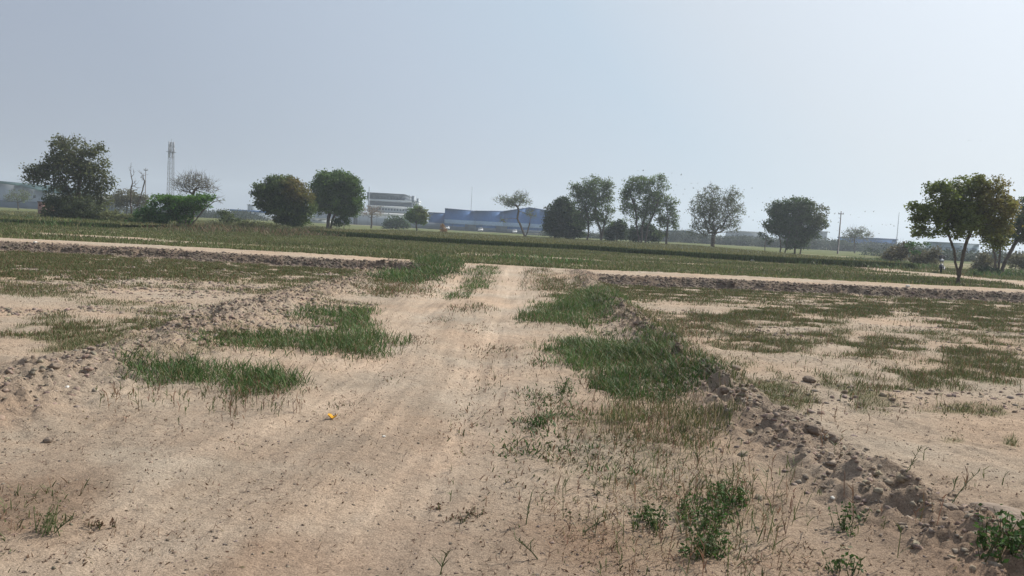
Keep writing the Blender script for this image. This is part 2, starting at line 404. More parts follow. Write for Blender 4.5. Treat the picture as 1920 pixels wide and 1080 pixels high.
ft, ftrk, fdR, fdL, fdP, fgap, fY, fX = fc(fd['t']), fc(fd['trk']), fc(fd['dR']), fc(fd['dL']), fc(fd['dP']), fc(fd['gap']), fc(GY), fc(GX)
reg = np.zeros(len(FQ), int)
reg[ft > 3.0] = 1
reg[(ft > -.1) & (ft <= 3.0)] = 2
reg[(ft > -1.5) & (ft <= -.1) & (fgap < .5)] = 5
reg[(ftrk > .5) & (ft <= -.1)] = 3
reg[(fdR < .45) & (ft <= -1.5) & (ftrk <= .5)] = 4
reg[(fdL < .6) & (ft <= -1.5) & (ftrk <= .5)] = 6
reg[(fdP < 1.9) & (ft > 3.0)] = 7
GV = np.stack([GX.ravel(), GY.ravel(), GZ.ravel()], 1); GC = Cg.reshape(-1, 3)
for rid, nm in ((0, 'ground'), (1, 'field'), (2, 'dirt_road'), (3, 'dirt_track'), (4, 'soil_ridge'), (5, 'soil_bank'), (6, 'soil_ridge'), (7, 'dirt_path')):
    q = FQ[reg == rid]; u, inv = np.unique(q, return_inverse=True)
    o = mesh_np(nm, GV[u], inv.reshape(-1, 4), np.zeros((0, 3), int), M_ground, GC[u], smooth=True)
    tag(o, {'ground': 'bare sandy soil of the near plots with thin green sprouts', 'field': 'short green meadow beyond the dirt road',
            'dirt_road': 'pale raised dirt road crossing the whole view', 'dirt_track': 'pale sandy double wheel track leading ahead',
            'soil_bank': 'rough dark cloddy bank along the near side of the dirt road',
            'soil_ridge': 'crumbly earth ridge running down the right side of the track' if rid == 4 else 'low lumpy earth ridge left of the track',
            'dirt_path': 'pale dirt path curving behind the near right tree'}[nm], nm.replace('_', ' ').replace('dirt ', '').replace('soil ', ''), None, 'structure')
del FQ, GV, GC

# ---------------------------------------------------------------- grass and ground clutter
LUSH = np.array([.060, .118, .030]); OLIVE = np.array([.118, .142, .052]); STRAW = np.array([.30, .25, .14]); RUSTY = np.array([.19, .12, .075]); DARK = np.array([.045, .075, .030])
def tint(n, base, v=.28, mixc=None, mp=0.):
    C = base[None]*rng.uniform(1-v, 1+v, (n, 1))*rng.uniform(.93, 1.07, (n, 3))
    if mixc is not None:
        k = rng.random(n) < mp; C[k] = mixc[None]*rng.uniform(.8, 1.2, (k.sum(), 1))
    return C
def scatter(cx, cy, rx, ry, dens, edge=.7, seed=0):
    """random ground points inside a wobbly ellipse seen around (cx, cy)"""
    cs = [gp(cx+sx*rx*1.25, min(cy+sy*ry*1.25, 1400)) for sx in (-1, 0, 1) for sy in (-1, 0, 1)]
    cs = np.array(cs); lo, hi = cs.min(0), cs.max(0)
    n = int(dens*(hi[0]-lo[0])*(hi[1]-lo[1]))
    X = rng.uniform(lo[0], hi[0], n); Y = rng.uniform(lo[1], hi[1], n)
    px, py = proj(X, Y, 0.0)
    e = np.hypot((px-cx)/rx, (py-cy)/ry)+(fbm(X*2.2, Y*2.2, 3, 60+seed)-.5)*1.3
    k = rng.random(n) < sst(1.2, edge-.1, e)**1.5; return X[k], Y[k]
def P3(X, Y): return np.stack([X, Y, height(X, Y)-.006], 1)
def grass_patch(name, label, cat, ells, dens, h, w, base, mixc=None, mp=0., lean=.5, bend=.9, seg=3, edge=.7):
    b = Buf()
    for i, (cx, cy, rx, ry) in enumerate(ells):
        X, Y = scatter(cx, cy, rx, ry, dens, edge, i)
        n = len(X); hs = (h[0]*.35+(h[1]*1.12-h[0]*.35)*rng.random(n)**1.35)*(.4+.95*fbm(X*1.7, Y*1.7, 2, 70))
        blades(b, P3(X, Y), hs, np.full(n, w)*rng.uniform(.6, 1.3, n), tint(n, base, .42, mixc, mp)*(.7+.7*fbm(X*1.2, Y*1.2, 2, 71))[:, None], lean, bend, seg)
        k = rng.random(n) < .12; blades(b, P3(X[k], Y[k]), hs[k]*rng.uniform(.6, 1.25, k.sum()), np.full(k.sum(), w*.7), tint(k.sum(), STRAW*.75, .3, RUSTY*1.2, .4), .5, .8, seg)
        if cy > 480:   # the clump thins out into short dry sprouts
            X, Y = scatter(cx, cy+ry*.3, rx*1.3, ry*1.5, dens*.16, .3, i+20); n = len(X)
            blades(b, P3(X, Y), rng.uniform(h[0]*.3, h[1]*.6, n), np.full(n, w*.8), tint(n, OLIVE*.75, .35, RUSTY, .5), .6, .7, seg)
    return tag(b.build(name, M_grass), label, cat, None, 'stuff')
G = 'grass'
grass_patch('grass_patch', 'lush dark green grass clump nearest on the left of the track', G, [(395, 706, 165, 24), (500, 720, 95, 22), (300, 702, 72, 20)], 1500, (.07, .20), .008, LUSH, OLIVE, .25)
grass_patch('grass_patch', 'long green grass strip behind the nearest left clump', G, [(570, 646, 160, 22), (450, 642, 95, 16), (660, 636, 80, 28)], 900, (.06, .18), .010, LUSH*1.05, OLIVE, .4)
grass_patch('grass_patch', 'dark green clump beside the left earth ridge', G, [(620, 595, 88, 16), (660, 604, 50, 10)], 800, (.07, .19), .011, LUSH, OLIVE, .3)
grass_patch('grass_patch', 'dark green grass left of the track end at the dirt road', G, [(770, 519, 66, 12), (825, 510, 45, 15), (815, 498, 30, 9)], 330, (.10, .24), .02, LUSH, OLIVE, .3)
grass_patch('grass_patch', 'brownish grass strip left of the track before the road', G, [(765, 545, 65, 11), (715, 542, 50, 9)], 260, (.05, .14), .015, OLIVE*.85, RUSTY, .4)
grass_patch('grass_patch', 'narrow grass tuft on the middle of the track near the road', G, [(905, 523, 34, 9), (890, 536, 34, 9), (860, 552, 26, 9)], 280, (.06, .16), .015, LUSH*1.1, OLIVE, .4)
grass_patch('grass_patch', 'thin dry tuft in the middle of the track', G, [(868, 580, 34, 10), (905, 578, 26, 8)], 190, (.05, .15), .012, OLIVE*.8, RUSTY, .35)
grass_patch('grass_patch', 'green clump on the right of the track, the farther large one', G, [(1085, 588, 98, 22), (1110, 566, 66, 16), (1010, 594, 44, 10)], 650, (.07, .2), .012, LUSH, OLIVE, .3)
grass_patch('grass_patch', 'sparse grey grass right of the track end', G, [(1040, 538, 64, 14), (1010, 525, 34, 7)], 150, (.05, .16), .014, OLIVE*.9, RUSTY, .4)
grass_patch('grass_patch', 'broad green clump beside the ridge, middle of the right side', G, [(1150, 664, 130, 34), (1090, 655, 64, 26), (1225, 655, 60, 26), (1185, 690, 110, 26)], 900, (.07, .18), .010, LUSH, OLIVE, .4)
grass_patch('grass_patch', 'thick dark clump at the foot of the right ridge', G, [(1215, 728, 122, 34), (1290, 722, 60, 26), (1150, 725, 45, 22)], 1400, (.07, .18), .009, LUSH*.95, OLIVE, .25)
grass_patch('grass_patch', 'mixed green and straw grass in front of the dark ridge clump', G, [(1230, 795, 115, 40), (1320, 805, 60, 34), (1160, 790, 40, 30), (1260, 770, 100, 24)], 850, (.05, .16), .007, OLIVE*.8, STRAW*.8, .35, .4, .5)
grass_patch('grass_patch', 'low creeping green weeds right of the nearer track', G, [(1000, 805, 60, 38), (1010, 850, 70, 20), (960, 790, 30, 16), (1090, 840, 60, 18), (1010, 740, 50, 22), (1010, 680, 40, 14), (1180, 890, 40, 14), (1060, 770, 60, 30), (1120, 880, 60, 24), (960, 850, 50, 30)], 950, (.025, .075), .011, LUSH*.9, RUSTY, .3, .8, .9, 3, .35)
grass_patch('grass_patch', 'small weeds growing beside the yellow scrap', G, [(640, 752, 42, 16), (690, 745, 32, 10), (590, 725, 26, 9), (620, 690, 30, 8), (455, 828, 18, 6)], 420, (.02, .05), .008, OLIVE*.6, RUSTY, .5, .9, .8, 3, .3)
grass_patch('grass_patch', 'broken rusty weeds scattered down the middle of the track', G, [(925, 655, 60, 24), (905, 715, 60, 22), (890, 610, 50, 12), (880, 780, 70, 40), (780, 640, 50, 14), (820, 600, 30, 8), (950, 900, 80, 30), (740, 700, 40, 14)], 420, (.02, .065), .010, OLIVE*.65, RUSTY, .6, .9, .8, 3, .25)
grass_patch('grass_patch', 'dry reddish mat of dead grass at the bottom right of the track', G, [(1110, 1010, 90, 60), (1140, 950, 60, 40), (1450, 1050, 120, 50), (1230, 1060, 80, 40), (1270, 920, 120, 40), (1420, 960, 100, 50), (1050, 960, 60, 30)], 1100, (.012, .05), .006, RUSTY*1.1, STRAW*.8, .3, 1.2, .9, 3, .3)
grass_patch('grass_patch', 'weedy growth at the left lower corner', G, [(30, 935, 100, 45), (70, 975, 80, 26), (0, 1000, 50, 60), (120, 925, 60, 20)], 620, (.02, .08), .006, OLIVE*.6, RUSTY*.9, .5, .9, .8, 3, .3)
grass_patch('grass_patch', 'dry green bristles along the crest of the right ridge', G, [(1240, 645, 34, 28), (1290, 695, 44, 26), (1200, 605, 34, 20), (1370, 742, 34, 20), (1140, 562, 28, 12)], 420, (.05, .2), .009, OLIVE*.8, STRAW*.8, .3, .35, .4)
grass_patch('grass_patch', 'dark tussock band on the far edge of the dirt road, centre', G, [(1050, 500, 70, 5), (960, 492, 60, 4)], 60, (.15, .35), .04, LUSH*1.1, OLIVE, .3)

# thin stalks with a few side leaves
def stalks(b, X, Y, h, w, C, nl=3):
    n = len(X); P = P3(X, Y); hs = rng.uniform(h[0], h[1], n)
    az = rng.uniform(0, 6.28, n); blades(b, P, hs, np.full(n, w), C, .25, .15, 3, az)
    for k in range(nl):
        f = rng.uniform(.1, .85, n); Q = P+np.stack([np.cos(az)*.12*hs*f, np.sin(az)*.12*hs*f, hs*f], 1)
        blades(b, Q, hs*rng.uniform(.2, .45, n), np.full(n, w*1.5), C*rng.uniform(.8, 1.3, (n, 1)), 1.0, .7, 3)
b = Buf()
for (cx, cy, rx, ry, dn, h) in [(330, 762, 190, 28, 95, (.05, .15)), (480, 760, 100, 30, 110, (.05, .15)), (230, 745, 100, 20, 60, (.06, .14)), (300, 800, 150, 30, 14, (.04, .1))]:
    X, Y = scatter(cx, cy, rx, ry, dn, .6, 3); stalks(b, X, Y, h, .005, tint(len(X), RUSTY*1.1, .3, OLIVE*.8, .45))
tag(b.build('dry_stubble', M_grass), 'thin brown stubble stalks in front of the nearest left grass clump', 'stubble', None, 'stuff')
b = Buf()
for (cx, cy, rx, ry, dn, h) in [(1250, 900, 230, 90, 60, (.06, .22)), (1400, 1000, 260, 110, 90, (.06, .26)), (1150, 830, 140, 60, 90, (.04, .15)), (1100, 1010, 130, 80, 50, (.03, .12)), (950, 700, 80, 60, 40, (.03, .1)),
                                (1150, 1040, 90, 60, 90, (.02, .08)), (1380, 920, 120, 50, 60, (.08, .24)), (1600, 1020, 120, 60, 60, (.06, .2)), (900, 900, 120, 120, 8, (.03, .1)), (1250, 820, 120, 50, 120, (.04, .16))]:
    X, Y = scatter(cx, cy, rx, ry, dn, .5, 4); stalks(b, X, Y, h, .0045, tint(len(X), RUSTY, .3, OLIVE*.85, .5))
tag(b.build('dry_stalks', M_grass), 'thin green and rusty stalks in front of the right ridge', 'weeds', None, 'stuff')
b = Buf()
for (cx, cy, rx, ry, dn, h) in [(1640, 850, 220, 60, 2.5, (.06, .2)), (1580, 860, 50, 30, 40, (.06, .16)), (1830, 930, 120, 60, 5, (.08, .25)), (1540, 640, 400, 70, 9, (.05, .18)), (1600, 740, 320, 60, 16, (.04, .14)), (1300, 640, 60, 50, 34, (.08, .25))]:
    X, Y = scatter(cx, cy, rx, ry, dn, .5, 5); stalks(b, X, Y, h, .006, tint(len(X), OLIVE*.75, .3, RUSTY, .5))
tag(b.build('dry_stalks', M_grass), 'sparse thin stalks in the plot right of the ridge', 'weeds', None, 'stuff')

# thin growth over the plots, meadow and litter
def sample_cover(x0, x1, y0, y1, n, thr=0.):
    X = rng.uniform(x0, x1, n); Y = rng.uniform(y0, y1, n); px, py = proj(X, Y, 0.)
    k = (px > -80) & (px < 2000) & (py < 1130); X, Y = X[k], Y[k]
    c = cover(X, Y, fields(X, Y)); k = rng.random(len(X)) < c-thr
    return X[k], Y[k]
bl, br = Buf(), Buf()
for (y0, y1, n, hh, ww) in [(3, 9, 150000, (.02, .08), .005), (9, 16, 380000, (.02, .09), .007), (16, 26.5, 620000, (.03, .10), .012)]:
    X, Y = sample_cover(-y1*.72, y1*.72, y0, y1, n)
    for bb, k in ((bl, X < interp_line(Y, RUTL, 1, 0)), (br, X > interp_line(Y, RUTR, 1, 0))):
        x, y = X[k], Y[k]; m = len(x); blades(bb, P3(x, y), rng.uniform(*hh, m)*(.5+fbm(x*1.5, y*1.5, 2, 72)), np.full(m, ww)*rng.uniform(.6, 1.3, m), tint(m, OLIVE*.85, .3, RUSTY*1.1, .22), .5, .6, 2)
tag(bl.build('sparse_grass', M_grass), 'thin patchy sprouting grass over the plot left of the track', G, None, 'stuff')
tag(br.build('sparse_grass', M_grass), 'thin patchy sprouting grass over the plot right of the track', G, None, 'stuff')
b = Buf()
X, Y = sample_cover(-50, 50, 28, 66, 420000, .1); m = len(X)
blades(b, P3(X, Y), rng.uniform(.05, .18, m)*(.5+fbm(X*.4, Y*.4, 3, 73)), np.full(m, .035), tint(m, OLIVE*.95, .25, STRAW*.7, .2)*(.7+.6*fbm(X*.15, Y*.3, 3, 74))[:, None], .4, .5, 2)
tag(b.build('meadow_grass', M_grass), 'short green grass covering the meadow beyond the dirt road', G, None, 'stuff')

# soil clods
def clods(name, label, X, Y, r, C, hi=False):
    b = Buf(); P = np.stack([X, Y, height(X, Y)-r*.08], 1); blobs(b, P, r, C, hi, .7); return tag(b.build(name, M_soil, smooth=False), label, 'clods', None, 'stuff')
def along(P, n, sd):
    L = np.hypot(*(P[1:]-P[:-1]).T); cum = np.concatenate([[0], np.cumsum(L)]); 
    # more pieces are drawn near the camera end where they are seen larger
    s = rng.uniform(0, cum[-1], n); x = np.interp(s, cum, P[:, 0]); y = np.interp(s, cum, P[:, 1])
    return x+rng.normal(0, sd, n), y+rng.normal(0, sd, n)
SOIL = np.array([.27, .215, .168])
def psize(n, a, b, p=3.): return a+(b-a)*rng.random(n)**p
X, Y = along(RIDR, 17000, .22); clods('soil_clods', 'crumbled clods heaped along the right ridge', X, Y, psize(len(X), .004, .030, 4), tint(len(X), SOIL*.95, .22))
X, Y = along(RIDL, 13000, .33); clods('soil_clods', 'crumbled clods along the left ridge', X, Y, psize(len(X), .006, .038, 4), tint(len(X), SOIL*.98, .2))
X, Y = along(NEAR, 26000, .25); Y -= .62+rng.uniform(-.4, .5, len(Y)); k = (fields(X, Y)['gap'] < .4) & (np.abs(X) < 26)
clods('soil_clods', 'dark clods covering the bank of the dirt road', X[k], Y[k], psize(k.sum(), .012, .065, 3), tint(k.sum(), SOIL*.62, .3))  # clods coloured darker to carry the shade painted on the bank
def field_clods(x0, x1, y0, y1, n, a, b_, p=3):
    X = rng.uniform(x0, x1, n); Y = rng.uniform(y0, y1, n); d = fields(X, Y); c = sst(.48, .6, fbm(X*.35, Y*.7, 3, 80))
    k = (rng.random(n) < c*(1-d['trk'])) & (d['t'] < -1.3); return X[k], Y[k], psize(k.sum(), a, b_, p)
X, Y, r = field_clods(-20, -2, 9, 25, 42000, .012, .055); clods('soil_clods', 'small clods strewn over the ploughed left plot', X, Y, r, tint(len(X), SOIL, .15))
X, Y, r = field_clods(1.5, 20, 4, 26, 34000, .008, .045); clods('soil_clods', 'small clods strewn over the right plot', X, Y, r, tint(len(X), SOIL, .15))
# crumbs and dead scraps on the near soil
n = 26000; Y = 2.6+10*rng.random(n)**1.5; X = rng.uniform(-.75, .75, n)*(Y+1.5)
clods('soil_crumbs', 'tiny crumbs of earth lying on the near track', X, Y, psize(n, .0018, .013, 5), tint(n, SOIL*.8, .25))
n = 30000; Y = 2.6+13*rng.random(n)**1.4; X = rng.uniform(-.75, .75, n)*(Y+1.5); b = Buf()
k = rng.random(n) < .25+.75*sst(.45, .6, fbm(X*1.6, Y*1.6, 3, 81)); X, Y = X[k], Y[k]; n = len(X)
P = P3(X, Y); P[:, 2] += .008; leaves(b, P, rng.uniform(.008, .032, n), tint(n, RUSTY*.7, .3, STRAW*.8, .15), 1.5, .3)
blades(b, P[::2], rng.uniform(.01, .035, len(P[::2])), np.full(len(P[::2]), .004), tint(len(P[::2]), RUSTY*.8, .3), 1.6, 1, 2)
tag(b.build('dry_litter', M_grass), 'dead leaf scraps and straw bits littering the sand', 'litter', None, 'stuff')

# single clods and stones
def lump(name, label, cat, px, py, r, C, M=M_soil, flat=.75, dz=.5, group=None):
    x, y = gp(px, py); z = float(height(np.array([x]), np.array([y]))[0])
    s = rng.uniform(.85, 1.2, 3)*[1, 1, flat]; V = IV3*(1+.5*(fbm(IV3[:, 0]*1.6+px, IV3[:, 1]*1.6+IV3[:, 2]*1.3, 3, 90)-.5)+.22*(fbm(IV3[:, 0]*5+px, IV3[:, 2]*5+IV3[:, 1]*3, 2, 91)-.5))[:, None]*s*r
    o = mesh_np(name, V, np.zeros((0, 4), int), IT3, M, np.broadcast_to(C, (len(V), 3)), None, True, (x, y, z+r*flat*dz))
    return tag(o, label, cat, group)
SD = SOIL*.8
lump('earth_clod', 'large dark lone clod on bare sand just right of the ridge', 'clod', 1376, 690, .085, SD, flat=.5)
for (px, py, r, lb) in [(1508, 824, .065, 'largest clod of the trio on the right ridge crest'), (1524, 832, .055, 'middle clod of the trio on the right ridge crest'), (1539, 829, .035, 'small round clod at the right end of the ridge crest trio'),
                        (1553, 855, .06, 'flat slanted clod below the ridge crest trio'), (1470, 782, .035, 'round clod beside the grass patch right of the ridge'), (1360, 757, .05, 'upright clod on the ridge beside the dark grass'),
                        (86, 692, .06, 'dark round clod on the left ridge'), (103, 724, .045, 'smaller dark clod below the left ridge'), (1517, 713, .06, 'clod half covered by weeds in the right plot'),
                        (1702, 914, .035, 'lone clod on smooth sand right of the ridge'), (1775, 992, .05, 'broad low clod at the near end of the ridge'), (90, 826, .03, 'small clod on bare sand at the left'), (1341, 672, .03, 'small clod on the sand beyond the ridge')]:
    lump('earth_clod', lb, 'clod', px, py, r, SD, group='single clods')
o = lump('earth_mound', 'low shaded dirt mound at the right edge above the leafy weed', 'mound', 1890, 1006, .19, SOIL, flat=.45, dz=.15)
PS = np.array([.7, .67, .6])
for (px, py, r, lb) in [(126, 741, .018, 'white pebble below the left ridge'), (66, 471, .06, 'white scrap at the foot of the road bank, far left'), (1701, 552, .08, 'pale stone in front of the bank, right'), (1410, 494, .14, 'pale stone in the meadow'), (720, 815, .012, 'tiny white pebble on the track'), (1560, 953, .014, 'white pebble near the ridge foot')]:
    lump('pale_stone', lb, 'stone', px, py, r, PS, M_fine, .7, .5, 'pale stones')
# yellow scrap on the track: a curled piece of peel
x, y = gp(624, 777); t = thing('yellow_scrap', (x, y, zat(x, y)), 'small curled orange yellow scrap lying on the track', 'scrap')
b = Buf(); u = np.linspace(-1, 1, 9); v = np.linspace(-1, 1, 7); U, Vv = np.meshgrid(u, v); q = np.sqrt(np.clip(1-Vv**2*.8, 0, 1))
Pp = np.stack([x+U*.042*q, y+Vv*.03, zat(x, y)+.012+.028*np.abs(U)**1.6*q+.006*np.sin(3*Vv+U)], -1).reshape(-1, 3)
i = np.arange(6*8); a = (i//8)*9+i % 8; Qs = np.stack([a, a+1, a+10, a+9], 1); b.add(Pp, Qs, None, (.62, .33, .03)); b.add(Pp+[0, 0, .003], Qs, None, (.62, .33, .03)); b.build('peel', M_fine, t, True)

# leafy weeds
def leafy(label, ells, nst, h, ls, base, group='leafy weeds', name='leafy_weed'):
    cx, cy = ells[0][:2]; x, y = gp(cx, min(cy+ells[0][3]*.6, 1300)); t = thing(name, (x, y, zat(x, y)), label, 'weed', group)
    bs, bv = Buf(), Buf()
    for i, e in enumerate(ells):
        X, Y = scatter(*e, 900, .8, 9); k = rng.permutation(len(X))[:int(nst/len(ells))]; X, Y = X[k], Y[k]; n = len(X)
        P = P3(X, Y); hs = rng.uniform(*h, n); az = rng.uniform(0, 6.28, n); tip = P+np.stack([np.cos(az)*hs*.35, np.sin(az)*hs*.35, hs], 1)
        if nst <= 30:
            for p_, t_ in zip(P, tip): b1 = Buf(); tube(b1, [p_, t_], [.003, .0012], 5, OLIVE*.8); b1.build('stem', M_grass, t)
        else: frus(bs, P, tip, .003, .0012, 4, tint(n, OLIVE*.8, .2))
        for j in range(6):
            f = rng.uniform(.15, 1.02, n)[:, None]; leaves(bv, P+(tip-P)*f+rng.normal(0, ls*.55, (n, 3)), np.full(n, ls), tint(n, base, .35), .9, .5)
    if nst > 30: tag(bs.build('stems', M_grass, t), kind='stuff')
    bv.build('leaves', M_grass, t)
leafy('bushy dark green weed with broad leaves before the right ridge', [(1335, 970, 52, 34), (1305, 990, 48, 26), (1360, 945, 30, 18)], 150, (.04, .15), .024, LUSH*1.1)
leafy('small dark weed left of the bushy one', [(1212, 990, 34, 18)], 60, (.05, .12), .026, LUSH*.85)
leafy('low dark weed below the bushy one', [(1330, 1040, 36, 20)], 50, (.04, .11), .026, LUSH*.85)
leafy('bright green leafy weed at the lower right corner', [(1875, 1075, 50, 26), (1930, 1085, 30, 26)], 80, (.07, .17), .034, LUSH*1.0)
leafy('pair of leafy shoots on the near ridge slope', [(1590, 1000, 26, 14)], 16, (.06, .13), .026, LUSH*.8)
leafy('leafy shoots below the ridge slope', [(1570, 1075, 40, 14)], 20, (.05, .12), .026, LUSH*.8)
leafy('small leafy tuft between track and grass', [(1056, 735, 18, 8)], 40, (.08, .16), .022, LUSH*.9)
leafy('green tuft beside the creeping weeds', [(1010, 798, 24, 8)], 46, (.04, .10), .024, LUSH)
leafy('flat dark rosette near the lower left', [(185, 985, 32, 7)], 40, (.02, .05), .022, RUSTY*.7)
leafy('withered brown weed on the track', [(817, 945, 16, 7)], 26, (.02, .05), .02, RUSTY*.8)
leafy('brown dry weed right of the withered one', [(860, 975, 22, 6), (895, 965, 18, 5)], 26, (.02, .05), .02, RUSTY*.8)
leafy('spindly weed at the lower left corner', [(85, 1000, 30, 12)], 14, (.08, .16), .018, OLIVE*.7)
b = Buf()
for (cx, cy, rx, ry, dn) in [(1250, 960, 260, 110, 9), (1060, 820, 110, 90, 8), (1450, 1040, 200, 50, 8), (1180, 860, 120, 60, 8), (1480, 740, 120, 40, 5), (1800, 790, 140, 50, 3), (60, 970, 90, 50, 7)]:
    X, Y = scatter(cx, cy, rx, ry, dn, .5, 8); P = P3(X, Y); n = len(X); hs = rng.uniform(.02, .09, n)
    for j in range(16):
        f = rng.random(n)[:, None]; leaves(b, P+np.array([0, 0, 1.])*f*hs[:, None]+rng.normal(0, 1, (n, 3))*(hs*.45)[:, None]*[1, 1, .2]+[0, 0, .006], rng.uniform(.012, .028, n), tint(n, OLIVE*.6, .35, RUSTY*.8, .3), 1.0, .5)
tag(b.build('seedlings', M_grass), 'small broad leaved seedlings dotted between the stalks', 'weeds', None, 'stuff')
# lone tall stalks
for (px, py, hh, dx, dy, lb) in [(986, 985, .16, .02, 0, 'lone upright dry stalk in the foreground sand'), (1010, 1050, .10, -.12, -.02, 'bent branching dry stalk near the bottom centre'), (825, 1075, .11, .03, 0, 'short stalk at the bottom edge'),
                                 (1090, 1000, .09, .16, .0, 'leaning dry stalk right of the bent one'), (1780, 960, .22, .16, 0, 'tall leaning dry stalk right of the ridge'), (1700, 890, .2, .08, 0, 'slender leaning stalk on smooth sand'), (100, 1000, .08, .1, 0, 'slanting twig at the lower left')]:
    x, y = gp(px, py); z = zat(x, y); t = thing('dry_stalk', (x, y, z), lb, 'stalk', 'lone dry stalks'); b = Buf()
    pts = np.array([[x, y, z-.01], [x+dx*.3, y+dy*.3, z+hh*.35], [x+dx*.62, y+dy, z+hh*.7], [x+dx, y+dy, z+hh]]); tube(b, pts, [.0035, .003, .0024, .0012], 5, OLIVE*.6); b.build('stem', M_grass, t)
    b = Buf(); f = rng.uniform(.3, 1, 14); pp = np.stack([np.interp(f, [0, .35, .7, 1], pts[:, k]) for k in range(3)], 1)
    blades(b, pp, rng.uniform(.02, .05, 14), np.full(14, .006), tint(14, OLIVE*.55, .3), 1.2, .8); b.build('leaf', M_grass, t)

# ---------------------------------------------------------------- trees
BARK = np.array([.115, .095, .078])
def skeleton(stems, pts, Rt, rtip, bf=.35, ktrunk=8):
    P = []; par = []
    def addn(p, q): P.append(np.asarray(p, float)); par.append(q); return len(P)-1
    root = addn(stems[0][0], -1); ends = []
    for s in stems:
        prev = root
        q = [np.asarray(s[0], float)]
        for a, b_ in zip(s[:-1], s[1:]):
            for f in (.34, .67, 1.): q.append(np.asarray(a)+(np.asarray(b_)-np.asarray(a))*f)
        if np.linalg.norm(q[0]-P[root]) > .05: prev = addn(q[0], root)
        for p in q[1:]: prev = addn(p+rng.normal(0, Rt*.12, 3)*[1, 1, 0], prev)
        ends.append(prev)
    ncon = len(P)
    E = np.array([P[e] for e in ends]); o = np.argsort(np.min(np.linalg.norm(pts[:, None]-E[None], axis=2), 1))
    A = np.zeros((ncon+len(pts), 3)); A[:ncon] = P; plen = np.full(ncon+len(pts), 1e6)
    for i in range(ncon): plen[i] = (0 if i in ends else 1.2) + 1.5*(A[:ncon, 2].max()-A[i, 2])
    m = ncon
    for i in o:
        p = pts[i]; dd = np.linalg.norm(A[:m]-p, axis=1); down = np.maximum(A[:m, 2]-p[2], 0)
        j = int(np.argmin(dd+bf*plen[:m]*1.0+.5*down)); A[m] = p; par.append(j); plen[m] = max(plen[j], 0)+dd[j]; m += 1
    par = np.array(par); cnt = np.ones(m)
    for i in range(m-1, -1, -1):
        if par[i] >= 0: cnt[par[i]] += cnt[i]
    rad = np.maximum(rtip, Rt*(cnt/cnt.max())**.5)
    rad[:ncon] = np.maximum(rad[:ncon], Rt*.6)
    ischild = np.ones(m, bool); ischild[par[par >= 0]] = False
    return A, par, rad, ischild
LG = np.array([1.85, 2.15, 1.5])
